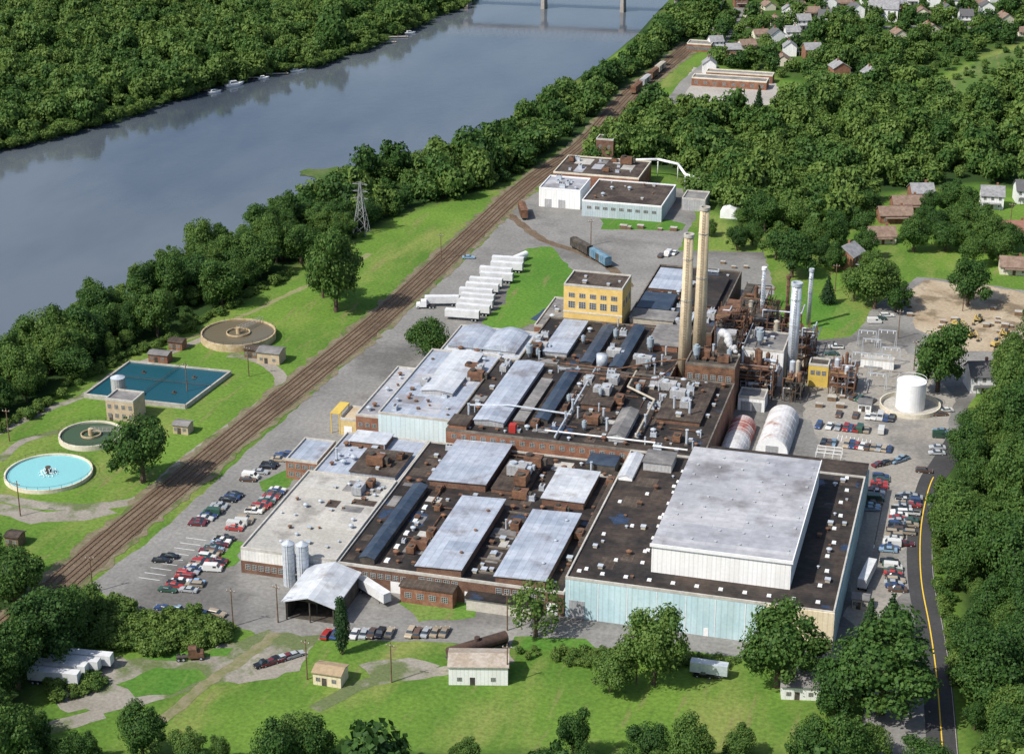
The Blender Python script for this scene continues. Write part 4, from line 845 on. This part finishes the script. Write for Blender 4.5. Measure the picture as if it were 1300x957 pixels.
bushes('far_bank_bushes',[(-60,205),(0,185),(80,167),(160,144),(260,109),(350,88),(400,80),(480,53),(530,28),(590,5),(596,8),(536,31),(484,56),(402,84),(352,92),(262,113),(162,148),(82,171),(0,190),(-60,212)],230,'bushes hanging over the water along the far bank',1.6,3.6,7)
bushes('near_bank_bushes',[(0,456),(90,398),(180,358),(240,328),(330,288),(400,240),(440,222),(500,207),(590,187),(640,160),(690,127),(740,97),(744,101),(694,132),(644,166),(594,193),(504,214),(404,250),(334,298),(244,340),(184,370),(94,410),(0,470)],200,'bushes hanging over the water along the near bank',1.4,3.2,8)
bushes('parking_bushes',[(60,868),(130,850),(150,862),(120,880),(60,905)],30,'scrubby bushes around the bottom left trailers',1,2.2,9)
# ---------------------------------------------------------------- houses
def houseproto(w,d,h,rise,wall,roof,chim_=True):
    t=T('house','proto','house'); ORG[t.name]=(0,0,0)
    b=MB(); b.box(-w/2,-d/2,0,w/2,d/2,h); b.prof([(-d/2,h),(d/2,h),(0,h+rise)],-w/2,w/2,'x'); b.build('wall',wall,t)
    b=MB(); k=rise/(d/2); o=.5; b.prof([(-d/2-o,h-o*k),(-d/2-o,h-o*k+.25),(0,h+rise+.27),(d/2+o,h-o*k+.25),(d/2+o,h-o*k),(0,h+rise+.02)],-w/2-.4,w/2+.4,'x'); r=b.build('roof',roof,t)
    if chim_: b=MB(); b.cb(w*.2,.5,h+rise*.5,.8,.8,rise*.5+1.2); b.build('chimney',brick,r)
    for z in ([1.0,3.8] if h>4.5 else [1.0]):
        for x in (-.33,0,.33):
            if z<2 and x==0: continue
            o=link('window',WIN,t); o.location=(x*w,-d/2-.004,z); o.scale=(1.1,1,1.5)
        for y in (-.22,.22):
            o=link('window',WIN,t); o.location=(w/2+.004,y*d,z); o.scale=(1.1,1,1.5); o.rotation_euler=(0,0,1.5708)
    b=MB(); b.box(-.55,-d/2-.06,0,.55,-d/2-.003,2.1); b.build('door',brickd,t)
    b=MB(); b.box(-w*.35,-d/2-2,2.5,w*.35,-d/2-.07,2.75); b.cb(-w*.33,-d/2-1.9,0,.15,.15,2.5); b.cb(w*.33,-d/2-1.9,0,.15,.15,2.5); b.build('porch',roof,t)
    PROTO.append(t); return t
rg=M('shingle_grey',(.22,.22,.23),(.30,.30,.31),.5,fine=.2); rb=M('shingle_brown',(.19,.13,.10),(.25,.18,.14),.5,fine=.2); rrd=M('shingle_red',(.26,.13,.10),fine=.2)
cream=M('cream_siding',(.66,.62,.50),fine=.08); 
HP=[('white','grey roof',houseproto(9,8,5.6,3,whitew,rg)),('white','dark roof',houseproto(8,9,5.6,3.2,whitew,M('shingle_dark',(.11,.11,.115),fine=.2))),('cream','brown roof',houseproto(10,8,3.2,2.6,cream,rb)),('red brick','grey roof',houseproto(9,9,5.6,2.8,brick,rg)),('white','red roof',houseproto(12,8,3.2,2.4,whitew,rrd)),('brick','brown roof',houseproto(13,8,3.4,2.4,brick,rb))]
bpy.context.view_layer.update()
ordw=['first','second','third','fourth','fifth','sixth','seventh','eighth','ninth','tenth','eleventh','twelfth','thirteenth','fourteenth','fifteenth','sixteenth','seventeenth','eighteenth','nineteenth','twentieth','21st','22nd','23rd','24th','25th','26th','27th','28th']
spec=[(1258,262,0,.1,'white two storey house with grey roof at the right edge, above the red house'),(1152,266,5,.3,'long low brick house with brown roof, the farthest of the brown roofed group'),(1135,280,5,.3,'low brick house with brown roof in the middle of the brown roofed group'),(1118,306,2,.3,'cream house with brown roof nearest the factory in the brown roofed group'),(1075,338,3,1.2,'red brick house with grey roof left of the brown roofed group'),(1288,298,4,.2,'wide white house with red roof at the right edge'),(1243,492,1,.3,'white two storey house beside the dark wood at the gravel lot'),(1286,345,2,.1,'cream house at the right edge behind the dirt yard'),(1300,255,1,.2,'white house cut by the right edge of the picture'),(1168,258,3,.3,'red brick house behind the brown roofed group')]
for px,py,k,rz,l in spec: x,y=P(px,py); dup(HP[k][2],x,y,0,rz,l,None,(1.05,1.05,1.05))
rows={}; rr=random.Random(8)
for (px,py) in sorted(town): rows.setdefault('back rows' if py<16 else ('middle rows' if py<45 else 'front rows'),[]).append((px,py))
for rn,l in rows.items():
    for i,(px,py) in enumerate(l):
        k=rr.choice([0,0,0,0,1,1,2,2,3]); x,y=P(px,py); s_=rr.uniform(.85,1.05); dup(HP[k][2],x,y,0,rr.choice([0,1.5708])+.35+rr.uniform(-.2,.2),'%s house with %s, %s from left in the %s of the town'%(HP[k][0],HP[k][1],ordw[i],rn),'houses of the distant town',(s_,s_,s_))
for (px,py,w,d_,l) in ((925,112,40,9,'long low flat roofed building in front of the distant lot'),(938,104,36,7,'long low flat roofed building behind the first one in the distant lot'),(887,66,14,10,'grey flat roofed building beside the distant road')):
    x,y=P(px,py); t=bld('flat_roofed_building',l,'building',x-w/2,y,x+w/2,y+d_,4.2,brick,greyroof,concl); wins(t,'S',x-w/2,x+w/2,1.2,8,1.8,1.5,y)
x,y=P(1120,28); t=T('town_hall','large white hall with grey gabled roof in the distant town','building',x,y)
b=MB(); b.box(x-9,y,0,x+9,y+12,8); b.prof([(y,8),(y+12,8),(y+6,13)],x-9,x+9,'x'); b.build('wall',whitew,t); b=MB(); b.prof([(y-.5,7.7),(y-.5,8),(y+6,13.3),(y+12.5,8),(y+12.5,7.7),(y+6,13.02)],x-9.4,x+9.4,'x'); b.build('roof',rg,t); wins(t,'S',x-9,x+9,1.2,5,1.2,2,y); wins(t,'S',x-9,x+9,4.8,5,1.2,2,y)
x,y=P(926,278); t=T('white_tent','small white gabled tent beside the woods right of distant warehouse','tent',x,y); b=MB(); b.prof([(x-4,0),(x-4,3),(x,5),(x+4,3),(x+4,0)],y,y+7); b.build('canopy',white,t)
# ---------------------------------------------------------------- vehicles
def paint(n,c): 
    m,t,b,o=nt(n); b.inputs['Base Color'].default_value=(*c,1); b.inputs['Roughness'].default_value=.3; b.inputs['Coat Weight'].default_value=.4
    oi=t.nodes.new('ShaderNodeObjectInfo'); r=ramp(t,oi.outputs['Random'],0,1,(.7,)*3,(1.1,)*3); t.links.new(mixn(t,1.0,c,r,'MULTIPLY'),b.inputs['Base Color']); return m
CCOL={'white':(.68,.68,.66),'silver':(.40,.42,.44),'dark blue':(.03,.06,.16),'red':(.36,.035,.03),'maroon':(.13,.02,.025),'black':(.015,.015,.018),'tan':(.38,.31,.22),'light blue':(.22,.34,.46),'dark green':(.03,.08,.05),'brown':(.12,.07,.045)}
wheel=MB(); wheel.tube((0,-.11,0),(0,.11,0),.33,14); wheel.k=1; wheel.tube((0,-.125,0),(0,.125,0),.18,10); WH=wheel.mesh('wheel',[black,steel])
headl=MB(); headl.cb(0,0,0,.06,.34,.15); HL=headl.mesh('headlight',[M('lamp_glass',(.7,.7,.65),fine=0,rough=.2)])
def taper(b,x0,x1,y,z0,xa,xb,ya,z1): b.add([(x0,-y,z0),(x1,-y,z0),(x1,y,z0),(x0,y,z0),(xa,-ya,z1),(xb,-ya,z1),(xb,ya,z1),(xa,ya,z1)],[(0,3,2,1),(4,5,6,7),(0,1,5,4),(1,2,6,5),(2,3,7,6),(3,0,4,7)])
def carproto(kind,cn,c):
    m=bpy.data.materials.get('car_paint_'+cn) or paint('car_paint_'+cn,c)
    t=T('parked_car' if kind!='van' else 'parked_van','proto','car' if kind!='van' else 'van'); ORG[t.name]=(0,0,0)
    b=MB(); y=.9
    if kind=='sedan':
        b.prof([(-2.5,.32),(-2.5,.78),(-2.35,.88),(-1.4,.93),(1.1,.93),(2.3,.80),(2.5,.66),(2.5,.32)],-y,y)
        taper(b,-.95,.45,.72,1.33,-.85,.35,.66,1.39); b.build('body',m,t); b=MB(); taper(b,-1.65,1.15,.84,.92,-.97,.47,.70,1.335); b.build('window',glass,t)
    elif kind=='wagon':
        b.prof([(-2.5,.32),(-2.5,.9),(-2.4,.95),(1.1,.95),(2.3,.82),(2.5,.66),(2.5,.32)],-y,y); taper(b,-2.2,.45,.74,1.42,-2.1,.35,.68,1.48); b.build('body',m,t); b=MB(); taper(b,-2.42,1.15,.84,.94,-2.22,.47,.72,1.425); b.build('window',glass,t)
    elif kind=='pickup':
        b.prof([(-2.6,.4),(-2.6,1.0),(-.55,1.0),(-.55,.62),(-.5,.62),(-.5,1.0),(1.2,1.0),(2.4,.92),(2.55,.7),(2.55,.4)],-y,y); taper(b,-.4,.6,.72,1.62,-.35,.5,.66,1.68); b.k=1; b.box(-2.5,-.75,1.002,-.7,.75,1.01); b.build('body',[m,black],t); b=MB(); taper(b,-.5,1.1,.84,.98,-.42,.62,.70,1.625); b.build('window',glass,t)
    else:
        b.prof([(-2.5,.35),(-2.5,1.95),(-2.4,2.05),(1.2,2.05),(1.75,1.3),(2.4,1.1),(2.5,.35)],-.95,.95); b.build('body',m,t); b=MB(); b.prof([(1.26,2.0),(1.3,2.02),(1.82,1.32),(1.78,1.3)],-.8,.8); b.box(.2,-.97,1.3,1.1,-.952,1.85); b.box(.2,.952,1.3,1.1,.97,1.85); b.build('window',glass,t)
    for sx in (-1.5,1.55):
        for sy in (-.8,.8): o=link('wheel',WH,t); o.location=(sx,sy,.33)
    for sy in (-.6,.6): o=link('headlight',HL,t); o.location=(2.5,sy,.62)
    PROTO.append(t); return t
CP={}
for cn,c in CCOL.items():
    CP[(cn,'sedan')]=carproto('sedan',cn,c)
for cn in ('white','tan','brown','dark blue','red'): CP[(cn,'wagon')]=carproto('wagon',cn,CCOL[cn])
for cn in ('white','red','light blue','black'): CP[(cn,'pickup')]=carproto('pickup',cn,CCOL[cn])
for cn in ('white','dark green'): CP[(cn,'van')]=carproto('van',cn,CCOL[cn])
bpy.context.view_layer.update()
ck_=list(CP.keys()); cr=random.Random(21); ncar=[0]
def pick(pal):
    if pal=='r' and cr.random()<.3: return cr.choice([('red','sedan'),('maroon','sedan'),('red','wagon')])
    w=[3 if k[1]=='sedan' else 1 for k in ck_]; w=[a*(2.4 if k[0] in('white','silver','dark blue','black','tan') else 1) for a,k in zip(w,ck_)]
    return cr.choices(ck_,w)[0]
def row(a,b_,n,rz,desc,occ=.9,pal=''):
    i0=0
    for i in range(n):
        if cr.random()>occ: continue
        t=(i+.5)/n; x,y=P(a[0]+(b_[0]-a[0])*t,a[1]+(b_[1]-a[1])*t); k=pick(pal); ncar[0]+=1
        dup(CP[k],x+cr.uniform(-.4,.4),y+cr.uniform(-.15,.15),.03,rz+cr.choice((0,math.pi))+cr.uniform(-.06,.06),'%s %s, %s one in %s'%(k[0],'car' if k[1]=='sedan' else k[1],ordw[i0],desc),'cars in '+desc); i0+=1
row((312,612),(372,574),12,.1,'the row nearest the small brick office')
row((296,674),(356,622),17,.1,'the row along the gravel roofed wing',.92)
row((248,668),(300,628),12,.1,'the short row at the railway edge',.8,'r')
row((262,702),(288,684),6,.1,'the short row beside the lot lawn',.8)
row((212,752),(282,692),21,.1,'the long front lot row',.92,'r')
row((236,752),(262,730),7,.1,'the second front lot row',.9)
row((268,726),(280,712),4,.1,'the short row by the wing corner',.9)
row((190,720),(222,706),3,.1,'the nearly empty marked bays',.6)
row((174,771),(285,782),5,-.1,'the line along the lower lot edge',.7)
row((408,807),(572,804),14,1.6,'the line along the front entrance road',.85)
row((330,846),(378,832),6,.9,'the cluster on the lower gravel parking',.9,'r')
row((1036,541),(1122,549),13,1.5,'the farther middle row of the side lot',.85)
row((1042,562),(1132,572),13,1.5,'the nearer middle row of the side lot',.8)
row((1052,526),(1135,533),11,1.5,'the farthest row of the side lot',.8)
row((1112,592),(1150,584),5,.8,'the loose group before the warehouse rear corner',.9)
row((1106,650),(1120,600),12,.15,'the row against the warehouse side wall',.75)
row((1128,702),(1150,628),20,.1,'the long packed row right of the warehouse',1)
row((1138,752),(1130,712),10,.1,'the row below the long packed row',1)
row((1148,700),(1160,630),14,.1,'the row against the curving road',.55)
row((1188,580),(1196,545),5,.2,'the line by the dark wood',.8)
row((1165,600),(1180,598),1,.1,'the spot by itself at the road bend',1)
row((1080,505),(1110,512),4,1.2,'the group near the substation',.8)
row((1050,462),(1062,440),5,.2,'the group behind the yellow cabin',.8)
row((1190,530),(1205,520),2,.4,'the pair beside the big dark tree',1)
row((905,90),(980,104),9,1.9,'the distant lot line',.7)
row((590,440),(640,436),6,1.3,'the line beside the silver roofed wing',.7)
row((560,352),(620,310),8,.2,'the line along the railway yard',.25)
row((1105,412),(1130,400),3,.3,'the group by the side lawn',1)
row((885,858),(915,858),2,0,'the pair at the bottom beside round trees',1)
row((820,330),(860,322),5,1.4,'the line behind the far block',.8)
def trailerproto(L=12.5,mat=white):
    t=T('semi_trailer','proto','trailer'); ORG[t.name]=(0,0,0)
    b=MB(); b.box(-L/2,-1.2,1.25,L/2,1.2,3.85,.03,.03); b.build('body',mat,t)
    b=MB(); b.box(-L/2-.05,-1.15,1.3,-L/2-.003,-.02,3.75); b.box(-L/2-.05,.02,1.3,-L/2-.003,1.15,3.75); b.build('rear_door',pale2,t)
    b=MB(); b.box(-L/2,-.5,.95,L/2,.5,1.245); b.cb(L/2-2.5,-.8,0,.15,.15,1.2); b.cb(L/2-2.5,.8,0,.15,.15,1.2); b.build('chassis',dsteel,t)
    for x in (-L/2+1.2,-L/2+2.5):
        for y in (-1.0,1.0): o=link('wheel',WH,t); o.location=(x,y,.5); o.scale=(1.5,2,1.5)
    PROTO.append(t); return t
trw=M('trailer_side',(.66,.67,.68),(.56,.57,.58),.35,(.4,.6),.1,1.5,rough=.5)
TP=trailerproto(12.5,trw); TPB=trailerproto(9,steel)
def tractor(label,x,y,rz,mt):
    t=T('truck_tractor',label,'truck',x,y,.03,rz); ORG[t.name]=(0,0,0); b=MB(); b.prof([(-1,.9),(-1,3.1),(1.0,3.1),(1.3,2.1),(2.6,1.9),(2.8,.7),(-1,.7)],-1.15,1.15); b.build('cab',mt,t); b=MB(); b.prof([(1.03,3.0),(1.08,3.0),(1.37,2.15),(1.32,2.12)],-1,1); b.build('windscreen',glass,t); b=MB(); b.box(-4,-.5,.6,-1,.5,.9); b.build('chassis',dsteel,t)
    for xx in (-3.4,-2.2,2.0):
        for yy in (-1,1): o=link('wheel',WH,t); o.location=(xx,yy,.5); o.scale=(1.5,2,1.5)
def ang(p,q_): a=P(*p);b_=P(*q_); return math.atan2(b_[1]-a[1],b_[0]-a[0])
bpy.context.view_layer.update()
for i in range(11):
    k=i/10; x,y=P(645-62*k+R_.uniform(-5,5)+(8 if i>7 else 0),338+68*k); dup(TP,x,y,.03,math.pi+.05+R_.uniform(-.03,.03),'white semi trailer, %s counting from the far end of the trailer row'%ordw[i],'white semi trailers parked in a row')
x,y=P(561,388); dup(TP,x,y,.03,math.pi+.3,'white semi trailer coupled to a tractor at the left of the row'); x,y=P(538,391); tractor('white truck tractor at the left end of the trailer row',x,y,math.pi+.3,white)
x,y=P(474,758); dup(TP,x,y,.03,ang((452,742),(492,768)),'white semi trailer parked aslant beside the open shed')
for i,(px,py) in enumerate(((70,868),(80,858),(96,852),(112,845))): x,y=P(px,py); dup(TP,x,y,.03,.1,'white box trailer, %s of the group at the bottom left'%ordw[i])
x,y=P(1100,738); dup(TP,x,y,.03,1.45,'white and blue trailer parked beside the warehouse side wall')
x,y=P(900,858); dup(TPB,x,y,.03,0,'short silver trailer between the bottom round trees')
x,y=P(1045,480); dup(TPB,x,y,.03,1.2,'short silver trailer beside the yellow cabin')
x,y=P(245,836); tractor('brown dump truck tractor on the lower gravel parking',x,y,.4,rust)
def railcar(label,x,y,rz,mt,L=13,kind='box',z=.1):
    t=T('railway_wagon',label,'wagon',x,y,z,rz); ORG[t.name]=(0,0,0); b=MB()
    if kind=='box':
        b.box(-L/2,-1.45,1.1,L/2,1.45,4.2); b.prof([(-1.5,4.2),(1.5,4.2),(0,4.55)],-L/2-.05,L/2+.05,'x'); b.build('body',mt,t); b=MB(); b.box(-1.2,-1.53,1.2,1.2,-1.453,4.0); b.box(-1.2,1.453,1.2,1.2,1.53,4); b.build('sliding_door',dsteel,t)
        b=MB()
        for k in range(9): 
            if abs(k-4)>0: b.cb(-L/2+.7+k*(L-1.4)/8,-1.5,1.2,.12,.09,2.9)
        b.build('side_rib',mt,t)
    else:
        b.tube((-L/2,0,2.6),(L/2,0,2.6),1.4,20); b.build('tank_barrel',mt,t); b=MB(); b.cyl(0,0,3.9,4.7,.7,.7,12); b.build('dome',mt,t)
    b=MB(); b.box(-L/2-.3,-1.2,.85,L/2+.3,1.2,1.09); b.build('underframe',dsteel,t)
    for s in (-1,1):
        b=MB(); b.cb(s*(L/2-2),0,.35,2.6,2.0,.45)
        for q_ in (-.9,.9): b.tube((s*(L/2-2)+q_,-.85,.42),(s*(L/2-2)+q_,.85,.42),.42,12)
        b.build('bogie',black,t)
bluep=M('blue_wagon_paint',(.10,.20,.28),(.16,.25,.32),.4,fine=.2)
for (px,py,q_,mt,l) in ((664,274,(670,292),rust,'rusty wagon on the siding nearest the distant factories'),(738,320,(770,338),dsteel,'dark wagon on the siding in the yard'),(762,334,(770,338),bluep,'blue grey wagon behind the dark wagon in the yard')): x,y=P(px,py); railcar(l,x,y,ang((px,py),q_) if px!=762 else ang((738,320),(770,340)),mt)
for i,(px,py) in enumerate(((808,117),(819,108),(829,99),(838,91))): x,y=P(px,py); railcar('%s wagon, %s counting away on the track by the distant lot'%(['rusty','grey','rusty','pale'][i],ordw[i]),x,y,ang((800,122),(845,85)),[rust,greyw,rust,buff][i],13,'box')
x,y=P(606,830); railcar('long black tank wagon behind the white building at the bottom',x,y,ang((572,838),(640,818)),M('sooty_brown',(.06,.04,.035),(.1,.06,.045),.4,fine=.2),16,'tank')
def machine(label,x,y,rz):
    t=T('yellow_excavator',label,'excavator',x,y,.04,rz); t.scale=(.85,.85,.85); ORG[t.name]=(0,0,0); b=MB(); b.cb(0,-1,0,3.8,.6,.9); b.cb(0,1,0,3.8,.6,.9); b.build('track',black,t); b=MB(); b.cb(-.3,0,.9,3.2,2.3,1.3,.1,.1); b.build('body',yelm,t); b=MB(); b.cb(.6,.55,2.2,1.3,1.1,1.2,.1,.1); b.build('cab',glass,t); b=MB(); b.path([(1.2,-.3,1.8),(3.4,-.3,4),(5.2,-.3,2.4),(5.4,-.3,.6)],.22,6); b.build('boom',yelm,t); b=MB(); b.cb(5.4,-.3,.1,1,1.1,.8,.15,0); b.build('bucket',dsteel,t)
for i,(px,py) in enumerate(((1200,427),(1214,414),(1232,428),(1242,408),(1264,440),(1276,426))): x,y=P(px,py); machine('dusty yellow excavator in the dirt yard, %s from the left'%ordw[i],x,y,R_.uniform(0,6.2))
pyl=M('pylon_steel',(.24,.25,.26),(.32,.32,.33),.4,fine=.15)
x,y=P(459,297); t=T('transmission_tower','grey steel lattice transmission tower on the river side grass','pylon',x,y); b=MB(); h=22.; lv=[0,4.5,8.5,12,15,18,22]; hw_=[2.8,2.3,1.7,1.2,.85,.6,.25]
for i in range(6):
    for (sx,sy),(tx,ty) in zip(((-1,-1),(1,-1),(1,1),(-1,1)),((1,-1),(1,1),(-1,1),(-1,-1))):
        a,c=hw_[i],hw_[i+1]; b.tube((x+sx*a,y+sy*a,lv[i]),(x+sx*c,y+sy*c,lv[i+1]),.16,4); b.tube((x+sx*a,y+sy*a,lv[i]),(x+tx*c,y+ty*c,lv[i+1]),.08,4); b.tube((x+tx*a,y+ty*a,lv[i]),(x+sx*c,y+sy*c,lv[i+1]),.08,4)
b.build('lattice_body',pyl,t)
for z in (15,18,21): 
    b=MB(); b.tube((x-3.2,y,z),(x+3.2,y,z),.13,4); b.tube((x-3.2,y,z),(x,y,z+1),.08,4); b.tube((x+3.2,y,z),(x,y,z+1),.08,4); b.build('crossarm',pyl,t)
pp=T('utility_pole','proto','pole'); ORG[pp.name]=(0,0,0); b=MB(); b.cyl(0,0,0,11,.2,.13,8); b.build('pole',wood,pp); b=MB(); b.box(-1.2,-.25,10,1.2,-.13,10.2); b.build('crossarm',wood,pp); b=MB()
for k in (-1,0,1): b.cyl(k,-.19,10.2,10.45,.08,.08,6)
b.build('insulator',white,pp); PROTO.append(pp)
bpy.context.view_layer.update()
pl=[((118,752),'beside the railway at the lower left'),((296,795),'on the lower edge of the front lot'),((353,790),'left of the open shed on the entrance road'),((390,862),'on the bottom grass left of the guard hut'),((497,866),'on the bottom grass right of the cypress'),((644,800),'beside the airy entrance tree'),((316,478),'beside the clarifier pump house'),((26,655),'left of the turquoise tank'),((238,500),'at the basin corner'),((12,560),'at the left edge above the turquoise tank'),((750,312),'in the yard by the dark wagon'),((1140,430),'beside the substation'),((1222,395),'in the dirt yard'),((1240,700),'in the wood right of the road'),((644,868),'right of the white building at the bottom'),((1282,290),'beside the red roofed house'),((808,868),'in front of the bottom round tree'),((1160,470),'behind the white storage tank'),((1060,370),'on the side lawn'),((560,330),'beside the railway near the trailers')]
for (p,l) in pl: x,y=P(*p); dup(pp,x,y,0,R_.uniform(-.3,.3),'wooden utility pole '+l)
a=P(560,2); c=P(900,16); dz=11; t=T('road_bridge','long bridge on piers crossing the river at the top','bridge',a[0],a[1]); 
bm_=M('bridge_concrete',(.30,.27,.24),(.36,.33,.30),.3,fine=.15)
dx,dy=c[0]-a[0],c[1]-a[1]; L=math.hypot(dx,dy); nx_,ny_=-dy/L*4,dx/L*4
b=MB(); b.add([(a[0]-nx_,a[1]-ny_,dz),(c[0]-nx_,c[1]-ny_,dz),(c[0]+nx_,c[1]+ny_,dz),(a[0]+nx_,a[1]+ny_,dz),(a[0]-nx_,a[1]-ny_,dz+1.2),(c[0]-nx_,c[1]-ny_,dz+1.2),(c[0]+nx_,c[1]+ny_,dz+1.2),(a[0]+nx_,a[1]+ny_,dz+1.2)],[(0,3,2,1),(4,5,6,7),(0,1,5,4),(1,2,6,5),(2,3,7,6),(3,0,4,7)]); b.build('deck',bm_,t)
for px in (595,693,793,860):
    k=(px-560)/340; x,y=a[0]+dx*k,a[1]+dy*k; b=MB(); b.cb(x,y,-4,2.6,9,12.6,.4,.8); b.cb(x,y,8.61,3.2,10.4,2.38); b.build('pier',bm_,t)
b=MB()
for s in (-1,1):
    q0=lambda k,z: (a[0]+nx_*s+dx*k,a[1]+ny_*s+dy*k,z)
    b.tube(q0(0,dz+6),q0(1,dz+6),.25,4)
    for k in range(48): b.tube(q0(k/48,dz+1.2),q0((k+.5)/48,dz+6),.16,4); b.tube(q0((k+.5)/48,dz+6),q0((k+1)/48,dz+1.2),.16,4)
b.build('truss',steel,t)
def boat(label,px,py,rz,s=1):
    x,y=P(px,py,-1.5); t=T('motor_boat',label,'boat',x,y,-1.6,rz); t.scale=(s,s,s); ORG[t.name]=(0,0,0); b=MB()
    b.add([(-4,-1.3,0),(2,-1.3,0),(4.5,0,.2),(2,1.3,0),(-4,1.3,0),(-4.2,-1.5,1.1),(2,-1.6,1.2),(5.2,0,1.5),(2,1.6,1.2),(-4.2,1.5,1.1)],[(4,3,2,1,0),(5,6,7,8,9),(0,1,6,5),(1,2,7,6),(2,3,8,7),(3,4,9,8),(4,0,5,9)]); b.build('hull',white,t); b=MB(); b.box(-2.4,-1.1,1.2,1.4,1.1,2.4,.3,.15); b.build('cabin',white,t); b=MB(); b.box(-2.0,-1.14,1.6,1,-1.06,2.1); b.build('cabin_window',glass,t)
for a_ in (('white cabin boat moored in open water off the far bank',297,109,.9,1.2),('small white boat at the far bank left of the cabin boat',272,118,.8,.8),('small white boat right of the cabin boat at the far bank',334,100,.7,.7),('white boat under the far bank trees farther upstream',376,91,.6,.8),('white boat near the far bank below the bridge',520,43,.7,.8)): boat(*a_)
for i,(px,py) in enumerate(((262,116),(322,100),(352,95),(505,48),(490,55))):
    x,y=P(px,py,-1.5); t=T('dock','wooden dock on the far bank, %s from the left'%ordw[i if i<3 else (4 if i==3 else 3)],'dock',x,y,-1.5,.4); ORG[t.name]=(0,0,0); b=MB(); b.box(-6,-.8,.5,6,.8,.75); b.build('deck',conc,t)
    for k in (-5,0,5): b=MB(); b.cyl(k,-.7,-2.4,1.4,.15,.15,6); b.cyl(k,.7,-2.4,1.4,.15,.15,6); b.build('pile',wood,t)
small('small buff hut on the yard right of the warehouse corner',1092,770,4,3,3,buff,greyroof)
x,y=P(660,332); t=T('tank_on_saddles','white horizontal tank at the far tip of the trailer lawn','tank',x,y,0,1.2); ORG[t.name]=(0,0,0); b=MB(); b.tube((-4,0,2),(4,0,2),1.3,16); b.build('barrel',white,t); b=MB(); b.cb(-2.5,0,0,.6,2,1); b.cb(2.5,0,0,.6,2,1); b.build('saddle',conc,t)
for i in range(34):
    px,py=R_.choice([(780+R_.random()*80,288+R_.random()*5),(1150+R_.random()*120,385+R_.random()*40),(900+R_.random()*60,330+R_.random()*40),(1025+R_.random()*50,500+R_.random()*20),(1255+R_.random()*40,395+R_.random()*40)]); x,y=P(px,py); o=MB(); w=R_.uniform(1.2,3.0); o.cb(x,y,.05,w,w*.7,w*.5); o.k=1; o.cb(x,y,.05+w*.5,w*1.05,w*.75,.12)
    ob=o.build('material_crate',[wood,conc]); tag(ob,'crate of stored material lying in the far yards','crate','crates of stored material in the far yards')
# small steam wisp: thin scattering droplets as translucent puffs
m,t_,bs_,oo=nt('steam'); bs_.inputs['Base Color'].default_value=(.95,.95,.95,1); bs_.inputs['Roughness'].default_value=1
tl=t_.nodes.new('ShaderNodeBsdfTranslucent'); tl.inputs[0].default_value=(.95,.95,.95,1); m1=t_.nodes.new('ShaderNodeMixShader'); m1.inputs[0].default_value=.5; t_.links.new(bs_.outputs[0],m1.inputs[1]); t_.links.new(tl.outputs[0],m1.inputs[2])
tp_=t_.nodes.new('ShaderNodeBsdfTransparent'); m2=t_.nodes.new('ShaderNodeMixShader'); m2.inputs[0].default_value=.55; t_.links.new(tp_.outputs[0],m2.inputs[1]); t_.links.new(m1.outputs[0],m2.inputs[2]); t_.links.new(m2.outputs[0],oo.inputs[0])
import bmesh
x,y=P(936,446,18); bm=bmesh.new(); g=random.Random(2)
for k in range(16):
    r_=.45+.06*k; mt=Matrix.Translation((x-k*.33+g.uniform(-.6,.6),y+k*.15+g.uniform(-.5,.5),17+k*.38+g.uniform(-.4,.4)))@Matrix.Scale(r_,4)
    bmesh.ops.create_icosphere(bm,subdivisions=2,radius=1,matrix=mt)
me=bpy.data.meshes.new('steam_puff'); bm.to_mesh(me); bm.free(); me.polygons.foreach_set('use_smooth',[True]*len(me.polygons)); me.materials.append(m); tag(link('steam_puff',me),'small white puff of steam rising above the brown pipework','steam')
# ---------------------------------------------------------------- remove prototypes
def kill(o):
    for c in children(o): kill(c)
    bpy.data.objects.remove(o)
for p in PROTO: kill(p)
# ---------------------------------------------------------------- light, world, camera
E=math.radians(48); az_=(-.66,-.751); ts=Vector((az_[0]*math.cos(E),az_[1]*math.cos(E),math.sin(E)))
su=bpy.data.lights.new('Sun','SUN'); su.energy=5.0; su.angle=math.radians(.5); su.color=(1,.955,.87); so=bpy.data.objects.new('Sun',su); COL.objects.link(so); so.rotation_euler=(-ts).to_track_quat('-Z','Y').to_euler()
w=bpy.data.worlds.new('World'); SC.world=w; w.use_nodes=True; n=w.node_tree; bg=n.nodes['Background']; sk=n.nodes.new('ShaderNodeTexSky'); sk.sky_type='NISHITA'; sk.sun_disc=False; sk.sun_elevation=E; sk.sun_rotation=math.atan2(*az_); sk.dust_density=2.0; n.links.new(sk.outputs[0],bg.inputs[0]); bg.inputs[1].default_value=.14
cam=bpy.data.cameras.new('Camera'); co=bpy.data.objects.new('Camera',cam); COL.objects.link(co); cam.sensor_width=36; cam.lens=36*F/1300; cam.clip_start=1; cam.clip_end=60000
co.location=(0,0,H); co.rotation_euler=(math.pi/2-TH,0,AZ); SC.camera=co
SC.view_settings.view_transform='Standard'; SC.view_settings.look='None'; SC.view_settings.exposure=0
print('CARS',ncar)
